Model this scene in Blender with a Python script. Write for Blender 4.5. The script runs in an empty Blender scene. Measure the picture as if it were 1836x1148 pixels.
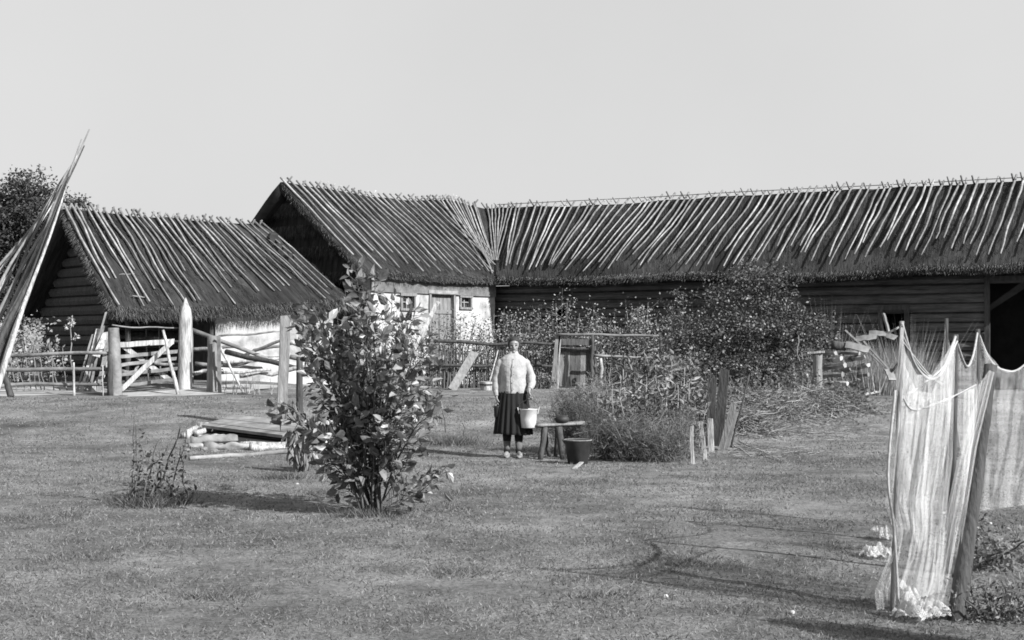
import bpy, math, random
import numpy as np
from mathutils import Vector, noise as mnoise

random.seed(7); rng = np.random.default_rng(7)
SC = bpy.context.scene
COL = SC.collection
R = math.radians

# ------------------------------------------------------------------ camera
F, CX, HY, H = 2400.0, 918.0, 617.0, 1.53      # focal length / principal column / horizon row in photo pixels, eye height in m
cam_d = bpy.data.cameras.new("camera"); cam = bpy.data.objects.new("camera", cam_d); COL.objects.link(cam)
cam.location = (0, 0, H); cam.rotation_euler = (R(90), 0, 0)
cam_d.sensor_width = 36; cam_d.lens = F / 1836 * 36
cam_d.shift_y = (HY - 574) / 1836
cam_d.clip_end = 6000; cam_d.clip_start = 0.05
SC.camera = cam

# ------------------------------------------------------------------ sky and sun (a black-and-white photograph: everything neutral)
SUN_EL = 33.0
sun_az = Vector((0.79, -0.61, 0)).normalized()      # horizontal direction towards the sun
sdir = Vector((sun_az.x * math.cos(R(SUN_EL)), sun_az.y * math.cos(R(SUN_EL)), math.sin(R(SUN_EL))))
world = bpy.data.worlds.new("World"); SC.world = world; world.use_nodes = True
wn, wl = world.node_tree.nodes, world.node_tree.links
bg = wn['Background']
sky = wn.new('ShaderNodeTexSky'); sky.sky_type = 'NISHITA'; sky.sun_disc = False
sky.sun_elevation = R(SUN_EL); sky.sun_rotation = math.atan2(sun_az.x, sun_az.y)
sky.dust_density = 2.5; sky.air_density = 1.0
bw = wn.new('ShaderNodeRGBToBW'); wl.new(sky.outputs[0], bw.inputs[0])
pw = wn.new('ShaderNodeMath'); pw.operation = 'POWER'; pw.inputs[1].default_value = 0.12; wl.new(bw.outputs[0], pw.inputs[0])
ml = wn.new('ShaderNodeMath'); ml.operation = 'MULTIPLY'; ml.inputs[1].default_value = 2.62; wl.new(pw.outputs[0], ml.inputs[0])
skc = wn.new('ShaderNodeTexCoord'); skn = wn.new('ShaderNodeTexNoise'); skn.inputs['Scale'].default_value = 2.2; skn.inputs['Detail'].default_value = 7
wl.new(skc.outputs['Generated'], skn.inputs[0]); skr = wn.new('ShaderNodeMapRange'); skr.inputs[1].default_value = .3; skr.inputs[2].default_value = .7; skr.inputs[3].default_value = .955; skr.inputs[4].default_value = 1.045
wl.new(skn.outputs[0], skr.inputs[0]); sk2 = wn.new('ShaderNodeMath'); sk2.operation = 'MULTIPLY'; wl.new(ml.outputs[0], sk2.inputs[0]); wl.new(skr.outputs[0], sk2.inputs[1])
wl.new(sk2.outputs[0], bg.inputs[0]); bg.inputs[1].default_value = 0.12
sun_d = bpy.data.lights.new("sun", 'SUN'); sun = bpy.data.objects.new("sun", sun_d); COL.objects.link(sun)
sun_d.energy = 5.0; sun_d.angle = R(0.6)
sun.rotation_euler = sdir.to_track_quat('Z', 'Y').to_euler()
vs = SC.view_settings; vs.view_transform = 'Standard'; vs.look = 'None'; vs.gamma = 1; vs.exposure = 1.0
SC.cycles.pixel_filter_type = 'BLACKMAN_HARRIS'; SC.cycles.filter_width = 1.7
SC.cycles.max_bounces = 6; SC.cycles.transparent_max_bounces = 24; SC.cycles.diffuse_bounces = 3

# ------------------------------------------------------------------ helpers: placement
def sm(a, b, x):
    t = min(1, max(0, (x - a) / (b - a))); return t * t * (3 - 2 * t)
def gz(x, y):
    z = 0.45 * sm(19, 27, y) + 0.22 * sm(28, 30.5, y) * sm(-3.5, -6.5, x)
    z += 0.035 * mnoise.noise(Vector((x * .35, y * .35, 0))) * sm(4, 9, y) + 0.012 * mnoise.noise(Vector((x * 1.4, y * 1.4, 3)))
    return z
def P(px, py, Y): return Vector(((px - CX) / F * Y, Y, H + (HY - py) / F * Y))
def G(px, py):
    lo, hi = 3.0, 120.0
    for _ in range(50):
        m = (lo + hi) / 2; p = P(px, py, m)
        if p.z > gz(p.x, p.y): lo = m
        else: hi = m
    p = P(px, py, lo); p.z = gz(p.x, p.y); return p
def GY(px, Y):
    x = (px - CX) / F * Y; return Vector((x, Y, gz(x, Y)))
V = Vector

# ------------------------------------------------------------------ helpers: materials
def mat(name, lo, hi, scale=6.0, rough=0.8, stretch=(1, 1, 1), coord='Object', detail=8, bump=0.0, bscale=None,
        island=False, spec=0.3, contrast=(0.3, 0.7), trans=0.0, big=0.0):
    m = bpy.data.materials.new(name); m.use_nodes = True
    n, l = m.node_tree.nodes, m.node_tree.links
    b = n['Principled BSDF']; b.inputs['Roughness'].default_value = rough
    b.inputs['Specular IOR Level'].default_value = spec
    tc = n.new('ShaderNodeTexCoord'); mp = n.new('ShaderNodeMapping'); mp.inputs['Scale'].default_value = stretch
    l.new(tc.outputs[coord], mp.inputs[0])
    nz = n.new('ShaderNodeTexNoise'); nz.inputs['Scale'].default_value = scale; nz.inputs['Detail'].default_value = detail
    nz.inputs['Roughness'].default_value = 0.65
    l.new(mp.outputs[0], nz.inputs[0])
    mr = n.new('ShaderNodeMapRange'); mr.inputs[1].default_value = contrast[0]; mr.inputs[2].default_value = contrast[1]
    mr.inputs[3].default_value = lo; mr.inputs[4].default_value = hi
    l.new(nz.outputs[0], mr.inputs[0]); val = mr.outputs[0]
    if island:
        g = n.new('ShaderNodeNewGeometry'); pwn = n.new('ShaderNodeMath'); pwn.operation = 'POWER'; pwn.inputs[1].default_value = 1.6
        l.new(g.outputs['Random Per Island'], pwn.inputs[0])
        m2 = n.new('ShaderNodeMapRange'); m2.inputs[3].default_value = lo; m2.inputs[4].default_value = hi
        l.new(pwn.outputs[0], m2.inputs[0])
        mx = n.new('ShaderNodeMath'); mx.operation = 'ADD'
        h1 = n.new('ShaderNodeMath'); h1.operation = 'MULTIPLY'; h1.inputs[1].default_value = .3; l.new(val, h1.inputs[0])
        h2 = n.new('ShaderNodeMath'); h2.operation = 'MULTIPLY'; h2.inputs[1].default_value = .7; l.new(m2.outputs[0], h2.inputs[0])
        l.new(h1.outputs[0], mx.inputs[0]); l.new(h2.outputs[0], mx.inputs[1]); val = mx.outputs[0]
    if big:
        n3 = n.new('ShaderNodeTexNoise'); n3.inputs['Scale'].default_value = big; n3.inputs['Roughness'].default_value = .6; n3.inputs['Detail'].default_value = 4; l.new(tc.outputs[coord], n3.inputs[0])
        r3 = n.new('ShaderNodeMapRange'); r3.inputs[1].default_value = .35; r3.inputs[2].default_value = .68; r3.inputs[3].default_value = .5; r3.inputs[4].default_value = 1.45; l.new(n3.outputs[0], r3.inputs[0])
        m3 = n.new('ShaderNodeMath'); m3.operation = 'MULTIPLY'; l.new(val, m3.inputs[0]); l.new(r3.outputs[0], m3.inputs[1]); val = m3.outputs[0]
    cb = n.new('ShaderNodeCombineColor')
    for i in range(3): l.new(val, cb.inputs[i])
    l.new(cb.outputs[0], b.inputs['Base Color'])
    if bump:
        bn = n.new('ShaderNodeTexNoise'); bn.inputs['Scale'].default_value = bscale or scale * 3; bn.inputs['Detail'].default_value = 6
        l.new(mp.outputs[0], bn.inputs[0])
        bp = n.new('ShaderNodeBump'); bp.inputs['Strength'].default_value = bump; bp.inputs['Distance'].default_value = 0.03
        l.new(bn.outputs[0], bp.inputs['Height']); l.new(bp.outputs[0], b.inputs['Normal'])
    if trans:
        tr = n.new('ShaderNodeBsdfTranslucent'); l.new(cb.outputs[0], tr.inputs[0])
        ms = n.new('ShaderNodeMixShader'); ms.inputs[0].default_value = trans
        l.new(b.outputs[0], ms.inputs[1]); l.new(tr.outputs[0], ms.inputs[2])
        l.new(ms.outputs[0], n['Material Output'].inputs[0])
    return m

M = {}
M['thatch'] = mat('weathered thatch', .012, .052, 1.6, .95, (5.5, .55, 1), 'UV', bump=.9, bscale=5, spec=.1, contrast=(.32, .72), big=.35)
M['thatch_light'] = mat('straw ends', .03, .17, 9, .95, island=True, spec=.1)
M['roofpole'] = mat('weathered roof pole', .12, .3, 6, .85, bump=.5, big=.6)
M['pole'] = mat('bare pole', .1, .28, 5, .8, (1, 1, 1), bump=.3, big=.5)
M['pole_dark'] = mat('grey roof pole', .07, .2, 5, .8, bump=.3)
M['palewood'] = mat('sunbleached wood', .14, .42, 3, .75, (6, 6, .8), bump=.7, contrast=(.35, .6))
M['wood'] = mat('grey weathered wood', .09, .24, 3, .8, (6, 6, 1.0), bump=.5)
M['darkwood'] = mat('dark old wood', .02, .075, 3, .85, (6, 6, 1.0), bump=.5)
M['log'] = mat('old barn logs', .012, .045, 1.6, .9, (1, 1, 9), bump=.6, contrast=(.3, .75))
M['log_lit'] = mat('sunlit barn logs', .03, .12, 1.6, .9, (1, 1, 9), bump=.6)  # lit copy of the barn logs, sunlight put into the lighter tone
M['plaster'] = mat('old whitewash', .13, .38, 1.7, .9, bump=.8, bscale=5, contrast=(.3, .52), detail=12)
M['plaster_dirty'] = mat('dirty whitewash', .10, .4, 3.5, .9, bump=.7, bscale=6, contrast=(.38, .62))
M['dark'] = mat('opening shade', .008, .02, 3, .95)  # near-black tone painted for the shade inside doorways and well
M["gateplank"] = mat("dark gate planks", .03, .12, 3, .85, (8, 8, 1.0), bump=.5)
M['iron'] = mat('dark iron', .01, .04, 6, .6)
M['glass'] = mat('old window glass', .03, .07, 3, .15, spec=.6)
M['enamel'] = mat('chipped white enamel', .36, .56, 7, .3, spec=.5)
M['leaf'] = mat('broad shrub leaves', .025, .33, 8, .42, island=True, spec=.5, trans=.22)
M['appleleaf'] = mat('fruit tree leaves', .008, .15, 8, .45, island=True, spec=.45, trans=.15)
M['bark'] = mat('bark', .03, .11, 6, .9, (3, 3, 1), bump=.7)
M['weed'] = mat('garden weeds', .015, .24, 8, .6, island=True, spec=.3, trans=.2)
M['dryweed'] = mat('dry stalks and grass', .09, .36, 8, .7, island=True, spec=.2, trans=.15)
M['dimweed'] = mat('dusty leafless weeds', .1, .4, 8, .7, island=True, spec=.2, trans=.15)
M['farleaf'] = mat('distant tree leaves', .02, .1, 4, .6, island=True, spec=.2, trans=.2)
M['birch'] = mat('birch bark firewood', .04, .34, 5, .8, (1, 1, 1), bump=.3, contrast=(.4, .55))
M['skin'] = mat('skin', .17, .24, 20, .5)
M['hair'] = mat('dark hair', .015, .035, 40, .75, (1, 1, .2))
M['blouse'] = mat('white blouse cloth', .24, .34, 14, .85, bump=.25, bscale=30)
M['skirt'] = mat('black wool skirt', .005, .014, 20, .9, (1, 1, .15), bump=.2)
M['stocking'] = mat('grey knitted stocking', .08, .12, 60, .9)
M['shoe'] = mat('worn pale shoe', .12, .24, 20, .6)
M['facedark'] = mat('dark eyes and brows', .015, .03, 20, .5)
M['stone'] = mat('field stone', .08, .24, 6, .9, bump=.6)
M['sand'] = mat('trodden sandy soil', .2, .36, 3, .95, bump=.5)
M['rope'] = mat('old rope', .2, .36, 30, .9)
M['netpole'] = mat('dark net pole', .02, .08, 4, .85, (5, 5, 1), bump=.5)
M['grassblade'] = mat('short grass blades', .025, .3, 8, .7, island=True, spec=.2, trans=.25)

M['wood_mix'] = mat('brushwood pickets', .02, .14, 8, .85, island=True, spec=.1)
M['dimweed_stem'] = M['bark']
M['branch_mix'] = mat('dry branches', .05, .3, 8, .8, island=True, spec=.1)
M['dryweed_stem'] = mat('pale dry stems', .14, .3, 12, .8)
M['dimpole'] = M['pole_dark']

M['herb'] = mat('feathery dark herb', .015, .19, 8, .7, island=True, spec=.2, trans=.2)
M['herblight'] = mat('feathery light herb', .05, .24, 8, .7, island=True, spec=.2, trans=.2)
M['bedleaf'] = mat('broad bed leaves', .03, .3, 8, .5, island=True, spec=.4, trans=.2)

# net material: real woven holes as a procedural lattice in UV (metres)
def net_material(name, cell, lo, hi, alb=.6):
    m = bpy.data.materials.new(name); m.use_nodes = True
    n, l = m.node_tree.nodes, m.node_tree.links
    b = n['Principled BSDF']; b.inputs['Base Color'].default_value = (alb, alb, alb, 1); b.inputs['Roughness'].default_value = .9
    b.inputs['Specular IOR Level'].default_value = .1
    uv = n.new('ShaderNodeTexCoord'); sx = n.new('ShaderNodeSeparateXYZ'); l.new(uv.outputs['UV'], sx.inputs[0])
    mp = n.new('ShaderNodeMapping'); mp.inputs['Scale'].default_value = (5.5, 1.1, 1); l.new(uv.outputs['UV'], mp.inputs[0])
    nz = n.new('ShaderNodeTexNoise'); nz.inputs['Scale'].default_value = 1.0; nz.inputs['Detail'].default_value = 3; nz.inputs['Distortion'].default_value = .8; l.new(mp.outputs[0], nz.inputs[0])
    mr = n.new('ShaderNodeMapRange'); mr.inputs[1].default_value = .35; mr.inputs[2].default_value = .72; mr.inputs[3].default_value = lo; mr.inputs[4].default_value = hi; l.new(nz.outputs[0], mr.inputs[0])
    outs = []
    for sign in (1, -1):
        a = n.new('ShaderNodeMath'); a.operation = 'MULTIPLY'; a.inputs[1].default_value = sign; l.new(sx.outputs[1], a.inputs[0])
        s = n.new('ShaderNodeMath'); s.operation = 'ADD'; l.new(sx.outputs[0], s.inputs[0]); l.new(a.outputs[0], s.inputs[1])
        d = n.new('ShaderNodeMath'); d.operation = 'DIVIDE'; d.inputs[1].default_value = cell; l.new(s.outputs[0], d.inputs[0])
        f = n.new('ShaderNodeMath'); f.operation = 'FRACT'; l.new(d.outputs[0], f.inputs[0])
        c = n.new('ShaderNodeMath'); c.operation = 'LESS_THAN'; l.new(f.outputs[0], c.inputs[0]); l.new(mr.outputs[0], c.inputs[1])
        outs.append(c)
    mx = n.new('ShaderNodeMath'); mx.operation = 'MAXIMUM'; l.new(outs[0].outputs[0], mx.inputs[0]); l.new(outs[1].outputs[0], mx.inputs[1])
    t = n.new('ShaderNodeBsdfTransparent'); tl = n.new('ShaderNodeBsdfTranslucent'); tl.inputs[0].default_value = (alb, alb, alb, 1)
    m1 = n.new('ShaderNodeMixShader'); m1.inputs[0].default_value = .4; l.new(b.outputs[0], m1.inputs[1]); l.new(tl.outputs[0], m1.inputs[2])
    m2 = n.new('ShaderNodeMixShader'); l.new(mx.outputs[0], m2.inputs[0]); l.new(t.outputs[0], m2.inputs[1]); l.new(m1.outputs[0], m2.inputs[2])
    l.new(m2.outputs[0], n['Material Output'].inputs[0])
    return m
M['net'] = net_material('fishing net', .02, .08, .23, .8)
M['netthin'] = net_material('thin fishing net', .022, .07, .17, .75)
M['netthick'] = net_material('bunched fishing net', .016, .3, .6, .55)

# ground
def ground_material():
    m = bpy.data.materials.new('trodden yard grass'); m.use_nodes = True
    n, l = m.node_tree.nodes, m.node_tree.links
    b = n['Principled BSDF']; b.inputs['Roughness'].default_value = .95; b.inputs['Specular IOR Level'].default_value = .1
    g = n.new('ShaderNodeNewGeometry')
    def nz(s, d=6, rough=.6):
        x = n.new('ShaderNodeTexNoise'); x.inputs['Scale'].default_value = s; x.inputs['Detail'].default_value = d; x.inputs['Roughness'].default_value = rough
        l.new(g.outputs['Position'], x.inputs[0]); return x.outputs[0]
    def mr(v, a, bb, c, d):
        x = n.new('ShaderNodeMapRange'); l.new(v, x.inputs[0])
        for i, q in enumerate((a, bb, c, d)): x.inputs[i + 1].default_value = q
        return x.outputs[0]
    def mm(op, a, bb):
        x = n.new('ShaderNodeMath'); x.operation = op; l.new(a, x.inputs[0]); l.new(bb, x.inputs[1]); return x.outputs[0]
    big = mr(nz(.42, 5), .3, .7, .66, 1.36)
    mid = mr(nz(1.4, 12, .78), .34, .66, .45, 1.6)
    fin = mr(nz(30, 8, .85), .36, .64, .4, 1.65)
    v = mm('MULTIPLY', mm('MULTIPLY', big, mid), fin)
    s = n.new('ShaderNodeMath'); s.operation = 'MULTIPLY'; s.inputs[1].default_value = .126; l.new(v, s.inputs[0])
    cb = n.new('ShaderNodeCombineColor')
    for i in range(3): l.new(s.outputs[0], cb.inputs[i])
    l.new(cb.outputs[0], b.inputs['Base Color'])
    bp = n.new('ShaderNodeBump'); bp.inputs['Strength'].default_value = .8; bp.inputs['Distance'].default_value = .03
    l.new(nz(22, 8, .75), bp.inputs['Height']); l.new(bp.outputs[0], b.inputs['Normal'])
    return m
M['ground'] = ground_material()

# ------------------------------------------------------------------ helpers: meshes
def tag(o, label=None, cat=None, group=None, kind=None):
    if label: o['label'] = label
    if cat: o['category'] = cat
    if group: o['group'] = group
    if kind: o['kind'] = kind
    return o
def empty(name, loc, label, cat, group=None):
    o = bpy.data.objects.new(name, None); COL.objects.link(o); o.location = loc; o.empty_display_size = .2
    return tag(o, label, cat, group)

class MB:
    """collects shapes in world coordinates; build() makes ONE mesh object"""
    def __init__(s): s.v, s.f, s.uv = [], [], {}
    def add(s, vs, fs):
        o = len(s.v); s.v += [tuple(p) for p in vs]; s.f += [tuple(i + o for i in f) for f in fs]; return o
    def tube(s, pts, rad, seg=8, cap=True, squash=None):
        pts = [V(p) for p in pts]; n = len(pts)
        rad = [rad] * n if isinstance(rad, (int, float)) else rad
        o = len(s.v); prev = None
        for i, p in enumerate(pts):
            d = (pts[min(i + 1, n - 1)] - pts[max(i - 1, 0)])
            d = d.normalized() if d.length > 1e-9 else V((0, 0, 1))
            if prev is None:
                a = V((0, 0, 1)) if abs(d.z) < .9 else V((1, 0, 0)); x = d.cross(a).normalized()
            else:
                x = (prev - d * prev.dot(d)).normalized()
            prev = x; y = d.cross(x)
            for k in range(seg):
                t = 2 * math.pi * k / seg
                q = p + (x * math.cos(t) + y * math.sin(t)) * rad[i]
                s.v.append(tuple(q))
        for i in range(n - 1):
            for k in range(seg):
                a = o + i * seg + k; b = o + i * seg + (k + 1) % seg
                s.f.append((a, b, b + seg, a + seg))
        if cap:
            s.f.append(tuple(o + k for k in reversed(range(seg)))); s.f.append(tuple(o + (n - 1) * seg + k for k in range(seg)))
        return s
    def board(s, a, b, w, t, side=None, end_cut=0.0, segs=1, wob=0.0):
        """plank from a to b, width w along side, thickness t; ends slightly uneven"""
        a, b = V(a), V(b); d = (b - a).normalized()
        sd = V(side) if side is not None else V((1, 0, 0))
        sd = (sd - d * sd.dot(d)).normalized(); nn = d.cross(sd)
        o = len(s.v)
        for i in range(segs + 1):
            c = a.lerp(b, i / segs) + sd * random.uniform(-wob, wob)
            for (p, q) in ((-1, -1), (1, -1), (1, 1), (-1, 1)):
                e = c + sd * p * w / 2 + nn * q * t / 2
                if i == segs: e += d * end_cut * p
                s.v.append(tuple(e))
        for i in range(segs):
            for k in range(4):
                x = o + i * 4 + k; y = o + i * 4 + (k + 1) % 4
                s.f.append((x, y, y + 4, x + 4))
        s.f.append((o + 3, o + 2, o + 1, o)); e = o + segs * 4; s.f.append((e, e + 1, e + 2, e + 3))
        return s
    def ell(s, c, r, u=12, w=8, jit=0):
        o = len(s.v); c = V(c)
        for i in range(w + 1):
            ph = math.pi * i / w
            for k in range(u):
                t = 2 * math.pi * k / u; j = 1 + random.uniform(-jit, jit) if 0 < i < w else 1
                s.v.append((c.x + r[0] * j * math.sin(ph) * math.cos(t), c.y + r[1] * j * math.sin(ph) * math.sin(t), c.z + r[2] * math.cos(ph)))
        for i in range(w):
            for k in range(u):
                a = o + i * u + k; b = o + i * u + (k + 1) % u
                s.f.append((a, a + u, b + u, b))
        return s
    def loft(s, rings, cap=True):
        o = len(s.v); n = len(rings[0])
        for r in rings: s.v += [tuple(p) for p in r]
        for i in range(len(rings) - 1):
            for k in range(n):
                a = o + i * n + k; b = o + i * n + (k + 1) % n
                s.f.append((a, b, b + n, a + n))
        if cap:
            s.f.append(tuple(o + k for k in reversed(range(n)))); s.f.append(tuple(o + (len(rings) - 1) * n + k for k in range(n)))
        return s
    def leaves(s, base, d, L, W, fold=.25, curve=.15):
        """vectorised leaves: two bent halves along a midrib (6 points each)"""
        base = np.asarray(base, float); N = len(base)
        if N == 0: return s
        d = np.asarray(d, float); d /= np.linalg.norm(d, axis=1, keepdims=True) + 1e-9
        L = np.broadcast_to(np.asarray(L, float), (N,))[:, None]; W = np.broadcast_to(np.asarray(W, float), (N,))[:, None]
        r = rng.normal(size=(N, 3)); sd = np.cross(d, r); sd /= np.linalg.norm(sd, axis=1, keepdims=True) + 1e-9
        nn = np.cross(sd, d)
        p0 = base; m1 = base + d * L * .45; tip = base + d * L - nn * L * curve
        l1 = base + d * L * .38 + sd * W * .5 + nn * W * fold; r1 = base + d * L * .38 - sd * W * .5 + nn * W * fold
        l2 = base + d * L * .74 + sd * W * .33 + nn * W * fold * .5 - nn * L * curve * .4
        r2 = base + d * L * .74 - sd * W * .33 + nn * W * fold * .5 - nn * L * curve * .4
        vv = np.stack([p0, l1, l2, tip, r2, r1, m1], 1).reshape(-1, 3)
        o = len(s.v); s.v += list(map(tuple, vv.tolist()))
        ar = (np.arange(N) * 7 + o)[:, None]
        s.f += list(map(tuple, (ar + np.array([0, 6, 2, 1])).tolist())) + list(map(tuple, (ar + np.array([6, 3, 2])).tolist()))
        s.f += list(map(tuple, (ar + np.array([0, 5, 4, 6])).tolist())) + list(map(tuple, (ar + np.array([6, 4, 3])).tolist()))
        return s
    def rhomb(s, base, d, L, W):
        base = np.asarray(base, float); N = len(base)
        if N == 0: return s
        d = np.asarray(d, float); d /= np.linalg.norm(d, axis=1, keepdims=True) + 1e-9
        L = np.broadcast_to(np.asarray(L, float), (N,))[:, None]; W = np.broadcast_to(np.asarray(W, float), (N,))[:, None]
        r = rng.normal(size=(N, 3)); sd = np.cross(d, r); sd /= np.linalg.norm(sd, axis=1, keepdims=True) + 1e-9
        vv = np.stack([base, base + d * L * .5 + sd * W * .5, base + d * L, base + d * L * .5 - sd * W * .5], 1).reshape(-1, 3)
        o = len(s.v); s.v += list(map(tuple, vv.tolist()))
        ar = (np.arange(N) * 4 + o)[:, None]; s.f += list(map(tuple, (ar + np.arange(4)).tolist()))
        return s
    def blades(s, base, d, L, W):
        base = np.asarray(base, float); N = len(base)
        if N == 0: return s
        d = np.asarray(d, float)
        L = np.broadcast_to(np.asarray(L, float), (N,))[:, None]; W = np.broadcast_to(np.asarray(W, float), (N,))[:, None]
        r = rng.normal(size=(N, 3)); r[:, 2] *= .2; sd = np.cross(d, r); sd /= np.linalg.norm(sd, axis=1, keepdims=True) + 1e-9
        vv = np.stack([base - sd * W * .5, base + sd * W * .5, base + d * L], 1).reshape(-1, 3)
        o = len(s.v); s.v += list(map(tuple, vv.tolist()))
        ar = (np.arange(N) * 3 + o)[:, None]; s.f += list(map(tuple, (ar + np.arange(3)).tolist()))
        return s
    def build(s, name, m, parent=None, smooth=False, origin=None, uvs=None):
        me = bpy.data.meshes.new(name)
        if origin is None:
            origin = parent.matrix_basis.translation if (parent is not None and parent.parent is None) else None
        vs = s.v
        if parent is not None:
            w = V((0, 0, 0)); q = parent
            while q is not None: w += q.location; q = q.parent
            off = w
        else:
            a = np.array(vs); off = V((float((a[:, 0].min() + a[:, 0].max()) / 2), float((a[:, 1].min() + a[:, 1].max()) / 2), float(a[:, 2].min()))) if origin is None else V(origin)
        a = np.array(vs, dtype=float) - np.array(off)
        me.from_pydata(a.tolist(), [], s.f)
        if uvs is not None:
            ul = me.uv_layers.new(name='UVMap'); li = np.empty(len(me.loops), dtype=np.int32); me.loops.foreach_get('vertex_index', li)
            ul.data.foreach_set('uv', np.asarray(uvs, dtype=np.float32)[li].ravel())
        if smooth: me.polygons.foreach_set('use_smooth', [True] * len(me.polygons))
        me.materials.append(m if not isinstance(m, str) else M[m])
        me.validate(); me.update()
        o = bpy.data.objects.new(name, me); COL.objects.link(o)
        if parent is not None: o.parent = parent
        else: o.location = off
        return o

def wander(a, b, n=6, amp=.02, droop=0):
    a, b = V(a), V(b); s = random.uniform(0, 99); out = []
    for i in range(n + 1):
        t = i / n; p = a.lerp(b, t)
        k = math.sin(math.pi * t)
        p += V((mnoise.noise(V((t * 2.5 + s, 0, 0))), mnoise.noise(V((0, t * 2.5 + s, 0))), mnoise.noise(V((0, 0, t * 2.5 + s))))) * amp * 2 * (.3 + k)
        p.z -= droop * k
        out.append(p)
    return out
def stick(mb, a, b, r0, r1=None, n=6, amp=.02, seg=7, droop=0):
    r1 = r0 if r1 is None else r1
    pts = wander(a, b, n, amp, droop)
    mb.tube(pts, [r0 + (r1 - r0) * i / n for i in range(n + 1)], seg); return mb
def knobby(mb, a, b, r0, r1, n=10, seg=12, jit=.07, point=0):
    """a rough post: irregular rings; point>0 sharpens the top over that length"""
    a, b = V(a), V(b); d = (b - a); Ln = d.length; d.normalize()
    x = d.cross(V((0, 1, 0.01))).normalized(); y = d.cross(x); rings = []
    sd = random.uniform(0, 50)
    for i in range(n + 1):
        t = i / n; r = r0 + (r1 - r0) * t
        if point and (1 - t) * Ln < point: r *= max(.06, (1 - t) * Ln / point)
        c = a + d * Ln * t
        rings.append([c + (x * math.cos(2 * math.pi * k / seg) + y * math.sin(2 * math.pi * k / seg)) * r * (1 + jit * 2 * mnoise.noise(V((math.cos(2 * math.pi * k / seg) * 1.3 + sd, math.sin(2 * math.pi * k / seg) * 1.3, t * 4)))) for k in range(seg)])
    mb.loft(rings); return mb
#PART2
# ------------------------------------------------------------------ the ground
def ground():
    def axis(fine_lo, fine_hi, step, far):
        a = list(np.arange(fine_lo, fine_hi + 1e-6, step)); lo, hi = [], []
        d, x = step, fine_hi
        while x < far: d *= 1.45; x += d; hi.append(x)
        d, x = step, fine_lo
        while x > -far: d *= 1.45; x -= d; lo.append(x)
        return lo[::-1] + a + hi
    xs = axis(-18, 18, .3, 3500); ys = axis(2, 44, .3, 3500)
    mb = MB()
    for y in ys:
        for x in xs: mb.v.append((x, y, gz(x, y) if abs(x) < 60 and abs(y) < 90 else .45 * sm(19, 27, y)))
    n = len(xs)
    for j in range(len(ys) - 1):
        for i in range(n - 1): a = j * n + i; mb.f.append((a, a + 1, a + n + 1, a + n))
    o = mb.build('ground', 'ground', smooth=True, origin=(0, 0, 0)); tag(o, 'short trodden grass of the farm yard', 'ground', kind='structure')
ground()
def patch(name, label, pts_px, m='sand', lift=.006):
    """thin irregular sheet of bare soil following the ground"""
    c = [G(*p) for p in pts_px]; mb = MB(); cx = sum((p for p in c), V((0, 0, 0))) / len(c)
    ring = []
    for i, p in enumerate(c):
        q = c[(i + 1) % len(c)]
        for t in np.linspace(0, 1, 8, endpoint=False):
            w = p.lerp(q, t); k = .06 * mnoise.noise(V((w.x * 2, w.y * 2, 5))); ring.append(w + (w - cx) * k * 2)
    rows = []
    for s in np.linspace(.0, 1, 7)[1:]:
        rows.append([V(((cx.x + (w.x - cx.x) * s), (cx.y + (w.y - cx.y) * s), 0)) for w in ring])
    for r in rows:
        for w in r: mb.v.append((w.x, w.y, gz(w.x, w.y) + lift))
    k = len(mb.v); mb.v.append((cx.x, cx.y, gz(cx.x, cx.y) + lift)); n = len(ring)
    for i in range(n): mb.f.append((k, i, (i + 1) % n))
    for j in range(5):
        for i in range(n): mb.f.append((j * n + i, (j + 1) * n + i, (j + 1) * n + (i + 1) % n, j * n + (i + 1) % n))
    return tag(mb.build(name, m), label, 'path', kind='structure')
patch('path', 'pale trodden sand path leading through the pole gate', [(205, 706), (330, 699), (480, 690), (520, 694), (440, 704), (330, 710), (230, 712)])
patch('path', 'pale strip of sandy path behind the left fence rails', [(-60, 702), (60, 694), (190, 696), (200, 703), (110, 707), (-60, 713)])

# short grass blades, denser near the camera
def grass():
    mb = MB(); N = 210000
    Y = 5.6 * (27 / 5.6) ** rng.random(N); X = (rng.random(N) * 2 - 1) * .43 * Y
    cl = np.array([mnoise.noise(V((x * .9, y * .9, 7))) + .6 * mnoise.noise(V((x * 4, y * 4, 2))) for x, y in zip(X, Y)])
    keep = cl + rng.random(N) * .9 > .25; X, Y = X[keep], Y[keep]
    Z = np.array([gz(x, y) for x, y in zip(X, Y)]) - .002
    n = len(X); d = rng.normal(size=(n, 3)); d[:, 2] = np.abs(d[:, 2]) * .8 + .35; d /= np.linalg.norm(d, axis=1, keepdims=True)
    L = rng.uniform(.01, .032, n) * (1 + .03 * Y); mb.blades(np.stack([X, Y, Z], 1), d, L, .0028 + .0005 * Y)
    tag(mb.build('grass', 'grassblade', origin=(0, 0, 0)), 'short worn grass growing all over the yard', 'grass', kind='stuff')
grass()

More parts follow.
